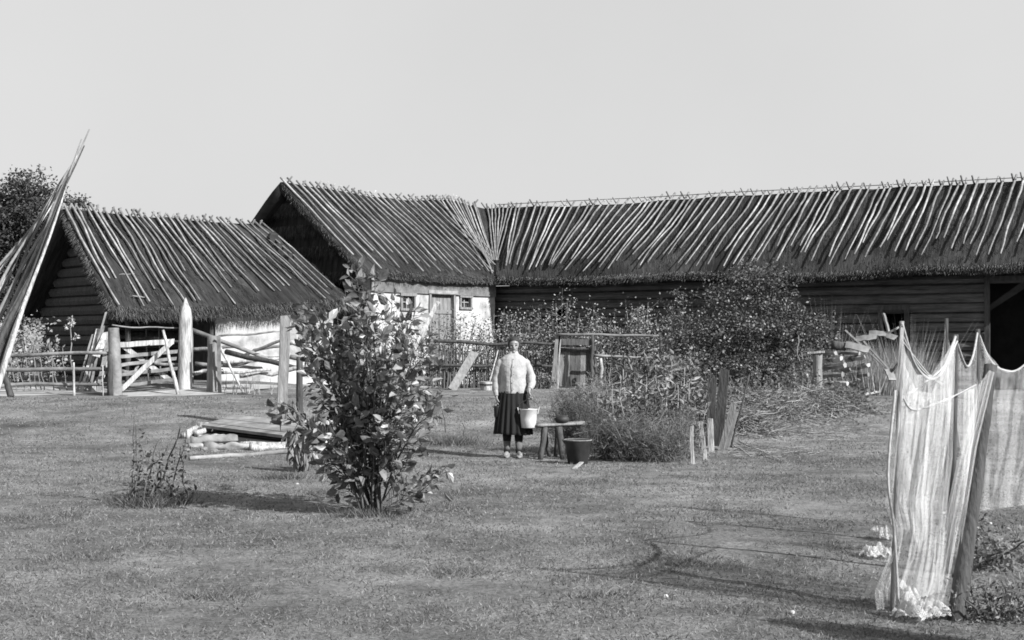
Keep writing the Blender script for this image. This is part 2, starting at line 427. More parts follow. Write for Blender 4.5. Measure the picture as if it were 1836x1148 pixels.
# ------------------------------------------------------------------ thatched roofs
def bil(A, B, C, D, u, v):
    return A.lerp(B, u).lerp(C.lerp(D, u), v)
def sag(p): return V((0, 0, .13 * mnoise.noise(V((p[0] * .22, p[1] * .22, 1))) + .05 * mnoise.noise(V((p[0] * .8, p[1] * .8, 2)))))
class Roof:
    def __init__(s): s.mb = MB(); s.uv = []
    def slab(s, A, B, C, D, th=.3, nu=60, nv=22, rag=.09, seed=0, lump=.05):
        A, B, C, D = map(V, (A, B, C, D)); n = (B - A).cross(C - A).normalized()
        if n.z < 0: n = -n
        LU, LV = (B - A).length, (C - A).length
        for side in (0, 1):
            for j in range(nv + 1):
                for i in range(nu + 1):
                    u, v = i / nu, j / nv; p = bil(A, B, C, D, u, v)
                    q = V((u * LU * .9 + seed, v * LV * .9, 0))
                    h = lump * mnoise.noise(q) + .022 * mnoise.noise(q * 5)
                    if side == 0: p = p + n * h
                    else: p = p - n * th * (1 if j else .5) + n * h * .3
                    if j == nv:
                        r = rag * (mnoise.noise(V((u * LU * 2.3 + seed, 1, side))) + .5 * mnoise.noise(V((u * LU * 9 + seed, 4, side))))
                        p = p + (C - A).normalized() * (r + (.05 if side == 0 else -.02)); 
                        if side == 0: p = p - n * .07
                    p = p + sag(p); s.mb.v.append(tuple(p)); s.uv.append((u * LU, v * LV + side * .3))
        o = len(s.mb.v) - 2 * (nu + 1) * (nv + 1); k = (nu + 1) * (nv + 1); w = nu + 1
        for j in range(nv):
            for i in range(nu):
                a = o + j * w + i
                s.mb.f.append((a, a + w, a + w + 1, a + 1)); s.mb.f.append((a + k, a + k + 1, a + k + w + 1, a + k + w))
        for i in range(nu):
            a = o + i; s.mb.f.append((a, a + 1, a + k + 1, a + k)); a = o + nv * w + i; s.mb.f.append((a, a + k, a + k + 1, a + 1))
        for j in range(nv):
            a = o + j * w; s.mb.f.append((a, a + k, a + k + w, a + w)); a += nu; s.mb.f.append((a, a + w, a + k + w, a + k))
    def build(s, parent, name='thatched_roof'):
        return s.mb.build(name, 'thatch', parent, smooth=True, uvs=s.uv)
def fringe(parent, C, D, down, th, N, name='eave_straw', L=.22):
    """ragged straw ends hanging along an eave"""
    mb = MB(); u = rng.random(N); off = rng.random(N)
    a, b = np.array(C), np.array(D); base = a + (b - a) * u[:, None]
    base = base + np.array(down) * rng.uniform(-.14, .02, N)[:, None]; base[:, 2] -= off * th * .8 - .02; base[:, 2] += np.array([sag(q).z for q in base])
    d = np.array(down)[None, :] + rng.normal(size=(N, 3)) * .22; d[:, 2] -= .35
    ln = np.array([.5 + .8 * abs(mnoise.noise(V((x * 30, 0, 2)))) + .3 * mnoise.noise(V((x * 6, 0, 9))) for x in u])
    mb.blades(base, d, rng.uniform(.5, 1, N) * L * (ln + .3), .012)
    return mb.build(name, 'thatch_light', parent)
def straw_scatter(parent, A, B, C, D, N, name='loose_straw', v0=0.0, v1=1.0):
    mb = MB(); n = (V(B) - V(A)).cross(V(C) - V(A)).normalized(); n = n if n.z > 0 else -n
    pts, ds = [], []
    dn = (V(C) - V(A)).normalized()
    for _ in range(N):
        u, v = random.random(), random.uniform(v0, v1)
        if mnoise.noise(V((u * 9, v * 3, 11))) + random.uniform(-.3, .3) < -.05: continue
        pts.append(bil(V(A), V(B), V(C), V(D), u, v) + n * .02); ds.append(dn + n * random.uniform(.02, .35) + V((random.gauss(0, .15), random.gauss(0, .15), 0)))
    pts = [q + sag(q) for q in pts]
    mb.blades(np.array(pts), np.array(ds), rng.uniform(.08, .26, len(pts)), .012)
    return mb.build(name, 'thatch_straw', parent)
M['thatch_straw'] = mat('loose weathered straw', .02, .11, 9, .95, island=True, spec=.1)
def roof_pole(parent, top, foot, n, r, m='pole', horn=.24, stub=None, bow=None):
    top, foot = V(top), V(foot); d = (foot - top).normalized(); L = (foot - top).length
    horn *= random.uniform(.6, 1.35); mb = MB(); k = 9; sd = random.uniform(0, 99); pts, rr = [], []
    side = d.cross(n).normalized()
    for i in range(k + 1):
        t = -horn / L + (1 + horn / L) * i / k
        p = top + d * L * t + n * (r * 1.2 + .03 + .02 * abs(mnoise.noise(V((t * 5, sd, 0))))) + side * (.065 * mnoise.noise(V((t * 2.2, sd, 3))) + .02 * mnoise.noise(V((t * 8, sd, 5))))
        p = p + sag(p); pts.append(p); rr.append(r * (1.05 - .4 * max(0, t)) * random.uniform(.88, 1.1))
    mb.tube(pts, rr, 7)
    if stub and random.random() < .7:                                                   # its partner from the far slope crosses it at the ridge
        c = top + sag(top) + n * (r * 2); q = V(stub).normalized()
        mb.tube([c - q * .35 + side * .07, c + q * horn * 1.1 + side * .07], [r, r * .85], 6)
    return mb.build('roof_pole', m, parent, smooth=True)
def rect_ring(c, ax, hx, ay, hy): return [c - ax * hx - ay * hy, c + ax * hx - ay * hy, c + ax * hx + ay * hy, c - ax * hx + ay * hy]

def log_wall(mb, a, b, z0, z1, d=.2, holes=(), top=None, ends=0.0):
    """horizontal round logs from a to b (ground plan); holes=(u0,u1,za,zb) in metres; top(u)=height limit"""
    a, b = V(a), V(b); a.z = b.z = 0; L = (b - a).length; x = (b - a) / L
    z = z0 + d / 2
    while z < z1 - d * .3:
        spans = [[-ends, L + ends]]
        if top:
            us = [u for u in np.linspace(0, L, 60) if top(u) > z + d * .2]
            if not us: break
            spans = [[min(us), max(us)]]
        for (u0, u1, za, zb) in holes:
            if za < z < zb:
                ns = []
                for s0, s1 in spans:
                    if u1 <= s0 or u0 >= s1: ns.append([s0, s1]); continue
                    if u0 > s0: ns.append([s0, u0])
                    if u1 < s1: ns.append([u1, s1])
                spans = ns
        for s0, s1 in spans:
            if s1 - s0 < .08: continue
            k = max(2, int((s1 - s0) / .8)); rr = d * .53 * random.uniform(.93, 1.05); sd = random.uniform(0, 50)
            pts = [V((a.x + x.x * t, a.y + x.y * t, z + .02 * mnoise.noise(V((t * .4, sd, 0))))) for t in np.linspace(s0, s1, k + 1)]
            mb.tube(pts, [rr * random.uniform(.95, 1.04) for _ in pts], 8)
        z += d * random.uniform(.96, 1.0)
    return mb
def panel_wall(mb, a, b, z0, z1, th, holes=(), bump=.02):
    """slab wall with rectangular holes, butted panels"""
    a, b = V(a), V(b); a.z = b.z = 0; L = (b - a).length; x = (b - a) / L; n = V((x.y, -x.x, 0))
    us = sorted({0, L} | {h[0] for h in holes} | {h[1] for h in holes})
    for i in range(len(us) - 1):
        u0, u1 = us[i], us[i + 1]; zs = [(z0, z1)]
        for h in holes:
            if h[0] <= u0 + 1e-6 and h[1] >= u1 - 1e-6:
                nz_ = []
                for p, q in zs:
                    if h[2] > p: nz_.append((p, min(q, h[2])))
                    if h[3] < q: nz_.append((max(p, h[3]), q))
                zs = nz_
        for p, q in zs:
            if q - p < .01: continue
            o = len(mb.v); ku = max(1, int((u1 - u0) / .3)); kz = max(1, int((q - p) / .3))
            for side in (0, 1):
                for j in range(kz + 1):
                    for i2 in range(ku + 1):
                        u = u0 + (u1 - u0) * i2 / ku; z = p + (q - p) * j / kz
                        off = th / 2 * (1 if side == 0 else -1) + bump * mnoise.noise(V((u * 1.7, z * 1.7, 4 + side)))
                        mb.v.append((a.x + x.x * u + n.x * off, a.y + x.y * u + n.y * off, z))
            w = ku + 1; k = w * (kz + 1)
            for j in range(kz):
                for i2 in range(ku):
                    q0 = o + j * w + i2
                    mb.f.append((q0, q0 + 1, q0 + w + 1, q0 + w)); mb.f.append((q0 + k, q0 + k + w, q0 + k + w + 1, q0 + k + 1))
            for i2 in range(ku):
                q0 = o + i2; mb.f.append((q0, q0 + k, q0 + k + 1, q0 + 1)); q0 = o + kz * w + i2; mb.f.append((q0, q0 + 1, q0 + k + 1, q0 + k))
            for j in range(kz):
                q0 = o + j * w; mb.f.append((q0, q0 + w, q0 + k + w, q0 + k)); q0 += ku; mb.f.append((q0, q0 + k, q0 + k + w, q0 + w))
    return mb
def plan(p): return V((p.x, p.y, 0))
def on_line(a, b, px):
    """distance along plan line a-b where photo column px crosses it"""
    k = (px - CX) / F; a, b = plan(a), plan(b); d = (b - a)
    t = (k * a.y - a.x) / (d.x - k * d.y); return t * d.length
def zz(a, b, u, py):
    d = (plan(b) - plan(a)).normalized(); return H + (HY - py) / F * (plan(a) + d * u).y

# ---- the left barn: low thatched log barn with a whitewashed front
A, B = P(110, 376, 31.6), P(475, 403, 34.8); C, D = P(203, 553, 29.6), P(636, 543, 32.4)
nrm = (B - A).cross(C - A).normalized(); nrm = nrm if nrm.z > 0 else -nrm
lb = empty('thatched_barn', GY(300, 33), 'low thatched barn at the left with pole-covered roof, dark log gable and whitewashed front wall', 'barn')
A2, B2 = A, B; Cb = A + (A - C); Cb.z = C.z; Db = B + (B - D); Db.z = D.z
rf = Roof(); rf.slab(A, B, C, D, .3, 80, 26, .13, 1, .09); rf.slab(A2, B2, Cb, Db, .3, 30, 10, .1, 5); roof = rf.build(lb)
rd = (B - A).normalized()
fringe(roof, C, D, (C - A).normalized(), .26, 5200, L=.16)
fringe(roof, A.lerp(C, .03), C, ((C - A).normalized() * .8 - rd * .9).normalized(), .3, 1500, 'verge_straw', .16)
straw_scatter(roof, A, B, C, D, 6000)
for i in range(31):
    u = (i + .35 + random.uniform(-.2, .2)) / 31
    top = A.lerp(B, u); ln = random.choice([.62, .72, .8, .85, .93, .97, .99]); skew = random.uniform(-.012, .012)
    if i in (0, 3): ln = .97
    foot = bil(A, B, C, D, min(1, u + skew), ln)
    roof_pole(lb, top, foot, nrm, random.uniform(.022, .032), 'roofpole' if random.random() < .6 else 'pole_dark', .14, (A - Cb), None)
for (x0, y0, x1, y1) in [(290, 446, 312, 448), (335, 447, 362, 445), (212, 497, 240, 495), (330, 460, 372, 462), (372, 457, 432, 459), (405, 457, 450, 463), (236, 535, 262, 538), (335, 478, 360, 476), (318, 490, 362, 487), (375, 513, 408, 508), (380, 488, 388, 505), (385, 450, 405, 468), (455, 462, 505, 470)]:
    def onroof(px, py):
        d = P(px, py, 1) - V((0, 0, H)); o_ = V((0, 0, H)); t = (A - o_).dot(nrm) / d.dot(nrm); return o_ + d * t + nrm * .07
    mb = MB(); stick(mb, onroof(x0, y0), onroof(x1, y1), .016, .012, 4, .015, 6); mb.build('roof_batten', 'pole', lb, smooth=True)
# walls
perp = (plan(C) - plan(A)).normalized(); rdp = plan(rd).normalized()
Wc = plan(C) - perp * .45 + rdp * .55; Wd = plan(D) - perp * .45 - rdp * .35
Wb = plan(Cb) + perp * .45 + rdp * .55; Wbd = plan(Db) + perp * .45 - rdp * .35
g0 = .55
uw = on_line(Wc, Wd, 384); Lw = (Wd - Wc).length
mb = MB(); dW = (Wd - Wc) / Lw
zt = lambda u: C.z + (D.z - C.z) * u / Lw + .22
panel_wall(mb, Wc + dW * uw, Wd, g0, 2.44, .22); mb.build('whitewashed_wall', 'plaster', lb)
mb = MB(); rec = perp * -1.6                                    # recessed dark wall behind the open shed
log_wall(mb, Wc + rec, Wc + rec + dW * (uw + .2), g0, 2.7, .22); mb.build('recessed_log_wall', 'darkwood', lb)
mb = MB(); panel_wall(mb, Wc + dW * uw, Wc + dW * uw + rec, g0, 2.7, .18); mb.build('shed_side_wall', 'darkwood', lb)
mb = MB(); Lg = (Wb - Wc).length; ap = (A.z - .35)
log_wall(mb, Wc + (Wb - Wc) * .18, Wb, g0, A.z, .24, top=lambda u: (C.z + (ap - C.z) * (1 - abs((u + .18 * Lg) - Lg / 2) / (Lg / 2)) + .1))
mb.build('log_gable', 'darkwood', lb)
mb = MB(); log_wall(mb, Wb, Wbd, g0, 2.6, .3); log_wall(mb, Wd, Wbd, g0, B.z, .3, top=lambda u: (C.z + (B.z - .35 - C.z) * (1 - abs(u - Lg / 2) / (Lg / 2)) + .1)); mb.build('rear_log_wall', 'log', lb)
for t in (.0, .97):
    c = Wc + dW * uw * t; mb = MB(); knobby(mb, V((c.x, c.y, gz(c.x, c.y) - .1)), V((c.x, c.y, 2.3)), .07, .06, 8, 9); mb.build('shed_post', 'darkwood', lb, smooth=True)

# ---- the farmhouse wing with a steep gable
R1, R2 = P(503, 329, 35.3), P(872, 374, 42.0); E1, E2 = P(655, 490, 33.3), P(888, 502, 37.42)
nrm = (R2 - R1).cross(E1 - R1).normalized(); nrm = nrm if nrm.z > 0 else -nrm
LBD = V((.867, -.498, 0)); LBN = V((-.498, -.867, 0))
fh = empty('thatched_farmhouse', GY(700, 36), 'whitewashed farmhouse wing with the steep dark gable and a thatched roof covered in slanting poles', 'farmhouse')
Eb = R1 + (R1 - E1); Eb.z = E1.z; Fb = R2 + (R2 - E2); Fb.z = E2.z
rf = Roof(); rf.slab(R1, R2, E1, E2, .22, 90, 28, .05, 11, .035); rf.slab(R1, R2, Eb, Fb, .34, 30, 10, .05, 13); roof = rf.build(fh)
fringe(roof, E1, E2, (E1 - R1).normalized(), .2, 4200, L=.07)
fringe(roof, R1.lerp(E1, .02), E1, ((E1 - R1).normalized() * .8 - (R2 - R1).normalized() * .8), .3, 1300, 'verge_straw', .12)
straw_scatter(roof, R1, R2, E1, E2, 3500)
N = 31
dS = E1 - R1; RL = (R2 - R1).length
for i in range(N + 4):
    u = (i + .2) / (N + 1.5) if i < N - 7 else (N - 7 + .2 + (i - N + 7) * .62) / (N + 1.5)
    if u > .995: continue
    top = R1.lerp(R2, u); ln = random.uniform(.86, .98) if i % 3 else random.uniform(.78, .95); dist = (1 - u) * RL
    if dist > 2.35: foot = top + dS * min(ln, .96 * dist / 3.35) + (R2 - R1).normalized() * random.uniform(-.06, .08)
    else: foot = R2.lerp(E2, random.uniform(.8, .96) if dist > .9 else .8) - (R2 - R1).normalized() * (.02 + dist * .12)
    roof_pole(fh, top, foot, nrm, random.uniform(.024, .031), 'roofpole' if random.random() < .6 else 'pole_dark', .15, (R1 - Eb))
perp = (plan(E1) - plan(R1)).normalized(); rdp = plan(R2 - R1).normalized()
W1 = plan(E1) - perp * .4 + rdp * .45; W2 = plan(E2) - perp * .4 + rdp * .3; Wb1 = plan(Eb) + perp * .4 + rdp * .45
def hole(px0, px1, py0, py1):
    u0, u1 = on_line(W1, W2, px0), on_line(W1, W2, px1); z1, z0 = zz(W1, W2, u0, py0), zz(W1, W2, u0, py1); return (u0, u1, z0, z1)
h_w1, h_door, h_w2 = hole(713, 737, 530, 553), hole(766, 806, 527, 640), hole(819, 838, 533, 551)
h_door = (h_door[0], h_door[1], .5, h_door[3])
mb = MB(); panel_wall(mb, W1, W2, .3, 3.28, .24, (h_w1, h_door, h_w2), .03); mb.build('whitewashed_wall', 'plaster', fh)
dr = (W2 - W1).normalized(); fn = V((dr.y, -dr.x, 0))
def wpt(u, z, out=0): p = W1 + dr * u + fn * out; return V((p.x, p.y, z))
mb = MB(); panel_wall(mb, W1 + fn * .15, W2 + fn * .15, 2.86, 3.26, .05); mb.build('eave_shade_dirt_band', 'pole_dark', fh)  # grey strip: eave shade and dirty whitewash put into its colour
def window(h, bars=1):
    u0, u1, z0, z1 = h; fr = MB()
    for a, b in (((u0, z0), (u0, z1)), ((u1, z0), (u1, z1))): fr.board(wpt(a[0], a[1], .13), wpt(b[0], b[1], .13), .07, .05, dr)
    fr.board(wpt(u0 - .05, z0 - .03, .135), wpt(u1 + .05, z0 - .03, .135), .06, .08, V((0, 0, 1))); fr.board(wpt(u0 - .05, z1 + .03, .135), wpt(u1 + .05, z1 + .03, .135), .08, .07, V((0, 0, 1)))
    fo = fr.build('window', 'wood', fh)
    p = MB(); p.board(wpt((u0 + u1) / 2, z0, .02), wpt((u0 + u1) / 2, z1, .02), u1 - u0, .01, dr)
    p.build('pane', 'glass', fo)
    b = MB(); b.board(wpt((u0 + u1) / 2, z0, .06), wpt((u0 + u1) / 2, z1, .06), .04, .03, dr); b.board(wpt(u0, (z0 + z1) / 2, .064), wpt(u1, (z0 + z1) / 2, .064), .03, .03, V((0, 0, 1)))
    b.build('glazing_bar', 'wood', fo)
window(h_w1); window(h_w2)
u0, u1, z0, z1 = h_door; mb = MB()
k = 6
for i in range(k): uu = u0 + (u1 - u0) * (i + .5) / k; mb.board(wpt(uu, z0, .02), wpt(uu, z1, .02), (u1 - u0) / k - .012, .04 + .006 * (i % 2), dr)
mb.board(wpt(u0, z0 + (z1 - z0) * .8, .055), wpt(u1, z0 + (z1 - z0) * .8, .055), .1, .03, V((0, 0, 1)))
dd = mb.build('door', 'wood', fh)
mb = MB(); mb.tube([wpt(u1 - .12, 1.5, .05), wpt(u1 - .12, 1.52, .1), wpt(u1 - .12, 1.64, .1), wpt(u1 - .12, 1.66, .05)], .012, 6); mb.build('handle', 'iron', dd)
mb = MB(); mb.board(wpt(u0 - .15, z1 + .05, .14), wpt(u1 + .15, z1 + .05, .14), .09, .1, V((0, 0, 1)))
mb.build('door_lintel', 'pole', fh)
mb = MB(); mb.board(wpt(u0 - .04, z0, .13), wpt(u0 - .04, z1, .13), .08, .06, dr); mb.board(wpt(u1 + .04, z0, .13), wpt(u1 + .04, z1, .13), .08, .06, dr); mb.build('door_frame', 'wood', fh)
mb = MB(); Lg = (Wb1 - W1).length
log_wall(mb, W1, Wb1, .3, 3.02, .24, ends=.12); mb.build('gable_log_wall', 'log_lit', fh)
# straw-clad gable in shaggy courses
mb = MB(); uvv = []
def gp(u, z, out=0): p = W1 + (Wb1 - W1) / Lg * u - rdp * out; return V((p.x, p.y, z))
nu, nv = 50, 30
zb, za = 3.15, R1.z - .1
for j in range(nv + 1):
    t = j / nv; z = zb + (za - zb) * t; half = Lg / 2 * (1 - t) + .02
    for i in range(nu + 1):
        s = i / nu; u = Lg / 2 + (s * 2 - 1) * half; course = (z * 1.55 + .12 * mnoise.noise(V((u, 0, 0)))) % 1
        mb.v.append(tuple(gp(u, z + (.06 * mnoise.noise(V((u * 4, 0, 1))) if j == 0 else 0), .12 + .12 * (1 - course) + .03 * mnoise.noise(V((u * 3, z * 2, 0)))))); uvv.append((u, z))
for j in range(nv):
    for i in range(nu): a = j * (nu + 1) + i; mb.f.append((a, a + nu + 1, a + nu + 2, a + 1))
gs = mb.build('straw_gable', 'thatch', fh, smooth=True, uvs=uvv)
mb = MB(); pts, ds = [], []
for _ in range(5200):
    t = (random.choice([0, .27, .5, .74]) + random.uniform(0, .1)); z = zb + (za - zb) * t; half = Lg / 2 * (1 - t)
    pts.append(gp(Lg / 2 + random.uniform(-1, 1) * half, z, .25)); ds.append(V((random.gauss(0, .15), random.gauss(0, .15), -1)) - rdp * .2)
mb.blades(np.array(pts), np.array(ds), rng.uniform(.08, .25, len(pts)), .012); mb.build('gable_straw', 'thatch_straw', gs)
mb = MB(); wbk = plan(Fb) + perp * .4
log_wall(mb, Wb1, wbk, .3, 3.2, .3); mb.build('rear_log_wall', 'log', fh)

# ---- the long log barn on the right
KR = 17.6
S1 = R2 + LBD * KR - V((0, 0, .13)); T2 = E2.copy(); T1 = R2 + LBN * 3.8 + LBD * KR; T1.z = 3.31
nrm = (S1 - R2).cross(T1 - S1).normalized(); nrm = nrm if nrm.z > 0 else -nrm
br = empty('log_barn', GY(1400, 34), 'long dark log barn on the right, its thatch held down by rows of poles', 'barn')
Bb1 = S1 + (S1 - T1); Bb1.z = 3.3; Bb0 = R2 - LBN * 3.8 ; Bb0.z = 3.3
rf = Roof(); rf.slab(R2, S1, T2, T1, .24, 150, 28, .07, 21, .04); rf.slab(R2, S1, Bb0, Bb1, .36, 40, 10, .05, 23); roof = rf.build(br)
dn = (T1 - S1).normalized()
fringe(roof, T2, T1, dn, .22, 8500, L=.08)
straw_scatter(roof, R2, S1, T2, T1, 7000)
stk = lambda k, v: R2 + LBD * k + dn * v * (T1 - S1).length
k = .05; i = 0
conv = stk(.05, .9)
SL = (T1 - S1).length
while k < KR - .1:
    top = R2.lerp(S1, k / KR)
    if k < 1.0: foot = R2.lerp(T2, .8) + LBD * (.04 + k * .12)
    else:
        ln = random.choice([.74, .82, .88, .92, .95, .97, .99])
        if k < 4: ln = random.uniform(.85, .97)
        full = R2 + LBD * max(k, 2.75 + (k - 1) * .56) + dn * SL
        foot = top + (full - top) * ln + LBD * random.uniform(-.08, .08)
    roof_pole(br, top, foot, nrm, random.uniform(.021, .031), 'roofpole' if random.random() < .7 else 'pole_dark', .2, (S1 - Bb1))
    k += random.uniform(.15, .3) if k > 1.2 else .15; i += 1
# fan poles of the farmhouse side of the valley are part of this roof's corner too
mb = MB(); stick(mb, R2 + LBD * .4 + V((0, 0, .1)), S1 + V((0, 0, .1)), .012, .012, 40, .05); mb.build('ridge_rail', 'pole_dark', br)
Wr0 = plan(R2 + LBN * 3.05) + LBD * -.2; Wr1 = plan(R2 + LBN * 3.05) + LBD * (KR - .2)
def bh(px0, px1, z0, z1): return (on_line(Wr0, Wr1, px0), on_line(Wr0, Wr1, px1), z0, z1)
hs = (bh(1578, 1632, .3, 2.35), bh(1768, 1850, .3, 3.0), bh(998, 1016, 2.0, 2.4))
mb = MB(); us = on_line(Wr0, Wr1, 1240); dW = (Wr1 - Wr0).normalized(); Lr = (Wr1 - Wr0).length
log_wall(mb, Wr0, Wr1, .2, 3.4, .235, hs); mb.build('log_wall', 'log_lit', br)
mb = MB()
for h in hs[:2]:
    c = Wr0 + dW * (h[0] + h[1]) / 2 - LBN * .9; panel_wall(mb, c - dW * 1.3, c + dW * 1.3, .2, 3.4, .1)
mb.build('doorway_shade', 'dark', br)  # near-black panels behind the doorways, interior shade put into the colour
for h in hs[:2]:
    mb = MB()
    for u in (h[0] + .05, h[1] - .05):
        p = Wr0 + dW * u + LBN * .13; mb.board(V((p.x, p.y, .3)), V((p.x, p.y, h[3])), .12, .06, dW)
    p, q = Wr0 + dW * h[0] + LBN * .135, Wr0 + dW * h[1] + LBN * .135; mb.board(V((p.x, p.y, h[3] + .06)), V((q.x, q.y, h[3] + .06)), .12, .07, V((0, 0, 1)))
    mb.build('door_frame', 'darkwood', br)
mb = MB(); bk0, bk1 = plan(Bb0) + LBN * .6, plan(Bb1) + LBN * .6 - LBD * .3
log_wall(mb, bk0, bk1, .2, 3.3, .34); Lg2 = (bk1 - Wr1).length
log_wall(mb, Wr1 , bk1, .2, R2.z - .2, .34, top=lambda u: 3.2 + (R2.z - 3.4) * (1 - abs(u - Lg2 / 2) / (Lg2 / 2)))
mb.build('rear_log_wall', 'log', br)
#PART3
# ------------------------------------------------------------------ poles, fences, gate
def one(name, label, cat, mb, m, group=None, smooth=True):
    return tag(mb.build(name, m, smooth=smooth), label, cat, group)
def root_of(name, p, label, cat, group=None): return empty(name, (p.x, p.y, p.z), label, cat, group)

# tall bundle of long poles leaning together on the left
ORD = 'first second third fourth fifth sixth seventh eighth ninth tenth eleventh twelfth thirteenth fourteenth fifteenth sixteenth seventeenth eighteenth nineteenth twentieth twenty-first twenty-second twenty-third twenty-fourth twenty-fifth twenty-sixth'.split()
ends = [((2, 662), (120, 330), 21.9, 'palewood'), ((12, 640), (146, 250), 22.3, 'pole'), ((-8, 640), (134, 290), 22.5, 'darkwood'), ((6, 600), (160, 232), 22.9, 'pole'), ((-22, 650), (112, 352), 22.2, 'palewood'), ((-30, 620), (128, 305), 22.7, 'wood'),
        ((-14, 600), (150, 262), 23.1, 'darkwood'), ((-44, 640), (104, 372), 22.4, 'palewood'), ((-52, 600), (118, 330), 22.9, 'pole_dark'), ((-36, 585), (136, 285), 23.3, 'palewood'), ((-66, 610), (100, 350), 23.1, 'pole'), ((-78, 570), (122, 318), 23.5, 'darkwood'),
        ((-60, 550), (142, 275), 23.7, 'wood'), ((-95, 590), (96, 362), 23.4, 'palewood'), ((-84, 545), (130, 298), 23.8, 'pole_dark'), ((-110, 560), (107, 340), 23.9, 'palewood'), ((-20, 645), (125, 315), 22.0, 'dark' 'wood'), ((-100, 600), (114, 322), 23.0, 'wood'), ((-48, 655), (138, 280), 22.3, 'palewood'), ((-120, 590), (92, 368), 23.6, 'pole_dark')]
TN = {'palewood': 'bleached', 'pole': 'pale grey', 'wood': 'grey', 'darkwood': 'dark', 'pole_dark': 'dull grey'}
for i, (b, t, Y, m) in enumerate(ends):
    b = (12 + (b[0] - 12) * .55, b[1])
    pb, pt = P(b[0], b[1], Y - .6), P(t[0], t[1], Y + .9)
    d = (pb - pt).normalized()
    while pb.z > gz(pb.x, pb.y) - .05: pb += d * .05
    mb = MB(); stick(mb, pb, pt, random.uniform(.045, .062), .011, 14, .06, 8)
    one('long_pole', '%s long pole in the leaning bundle, its tip %s from the right' % (TN[m], ORD[sorted([e[1][0] for e in ends], reverse=True).index(t[0])]), 'pole', mb, m, 'long poles leaning together in a bundle')
# rail fence at the far left
t = root_of('rail_fence', G(100, 710), 'low pole fence of three rails running left from the thick round gate post', 'fence')
for (x0, y0, x1, y1, r) in [(-75, 636, 198, 634, .045), (-75, 662, 203, 662, .05), (-75, 690, 200, 690, .042)]:
    mb = MB(); stick(mb, P(x0, y0, 28.5), P(x1, y1, 28.15), r, r * .8, 14, .03, 8); mb.build('rail', 'pole', t, smooth=True)
for (x, y0, y1, r, m) in [(133, 650, 713, .028, 'palewood'), (185, 655, 708, .014, 'palewood'), (198, 638, 711, .07, 'darkwood'), (-40, 630, 714, .05, 'wood')]:
    mb = MB(); Y = 28.05; mb2 = stick(mb, GY(x, Y) - V((0, 0, .05)), P(x - 1, y0, Y), r, r * .75, 5, .01); mb.build('post', m, t, smooth=True)
mb = MB(); knobby(mb, GY(20, 27.4), P(8, 672, 27.5), .07, .06); mb.build('post', 'darkwood', t, smooth=True)
g = G(207, 709); mb = MB(); knobby(mb, g - V((0, 0, .1)), P(204, 588, g.y), .15, .115, 14, 14, .1); gate_post = one('gate_post', 'thick round pale log post where the rail fence meets the barred gate', 'post', mb, 'pole')
g = G(331, 684); g = GY(331, 29.6); mb = MB(); g = GY(331, 29.2); knobby(mb, g - V((0, 0, .1)), P(333, 534, 29.2), .165, .125, 18, 14, .06, .28); one('pointed_post', 'tall thick pale post with a sharpened tip beside the open gateway', 'post', mb, 'palewood')
mb = MB(); stick(mb, GY(343, 29.8), P(341, 566, 29.8), .06, .05, 6, .02); one('slender_post', 'slender pale post standing close against the tall pointed post', 'post', mb, 'pole')
mb = MB(); g = GY(380, 28.9); knobby(mb, g - V((0, 0, .1)), P(382, 602, 28.9), .12, .11, 10, 12, .08); one('dark_post', 'stout dark round post at the hinge side of the brushwood gate', 'post', mb, 'wood')
# barred gate with crossed braces
t = root_of('barred_gate', GY(260, 28.7), 'pale barred field gate with crossed diagonal boards beside the thick round post', 'gate')
for (x0, y0, x1, y1, w) in [(212, 619, 312, 612, .11), (214, 640, 318, 630, .075), (213, 655, 316, 643, .07), (214, 672, 318, 661, .07), (216, 692, 316, 680, .065)]:
    mb = MB(); mb.board(P(x0, y0, 28.5), P(x1, y1, 29.1), w, .045, V((0, 0, 1)), .01, 6, .008); mb.build('bar', 'palewood' if y0 == 619 else 'pole', t)
mb = MB(); mb.board(P(217, 699, 28.3), P(309, 612, 28.85), .1, .04, V((0, 0, 1)), .02, 5, .006); mb.build('brace', 'palewood', t)
mb = MB(); mb.board(P(222, 622, 28.62), P(303, 680, 29.15), .1, .04, V((0, 0, 1)), .02, 5, .006); mb.build('brace', 'palewood', t)
mb = MB(); mb.board(P(248, 655, 28.75), P(232, 684, 28.75), .05, .03, V((1, 0, 0))); mb.build('brace', 'palewood', t)
mb = MB(); stick(mb, GY(320, 28.2), P(292, 592, 28.5), .045, .03, 6, .02); one('leaning_stick', 'peeled stick with tapered top leaning on the free end of the barred gate', 'stick', mb, 'palewood')
mb = MB(); stick(mb, P(201, 583, 28.4), P(331, 587, 29.4), .018, .016, 8, .02, 6, .04); one('lintel_pole', 'thin straight pole tied high between the thick gate post and the pointed post', 'pole', mb, 'pole')
for (x, y0, y1) in [(212, 578, 608), (262, 590, 618), (285, 585, 618)]:
    mb = MB(); stick(mb, GY(x + 3, 31.2), P(x, y0, 31.2), .022, .018, 5, .02); one('thin_stake', ['thin dark stake in the shed shadow just right of the thick gate post', 'thin dark stake in the shed shadow above the barred gate middle', 'thin dark stake in the shed shadow near the leaning stick'][[212, 262, 285].index(x)], 'stake', mb, 'pole_dark', 'thin stakes behind the barred gate')
mb = MB(); stick(mb, P(208, 603, 30.5), P(330, 613, 30.9), .04, .03, 8, .03); one('shed_rail', 'dark horizontal rail crossing the shed opening behind the barred gate', 'rail', mb, 'darkwood')
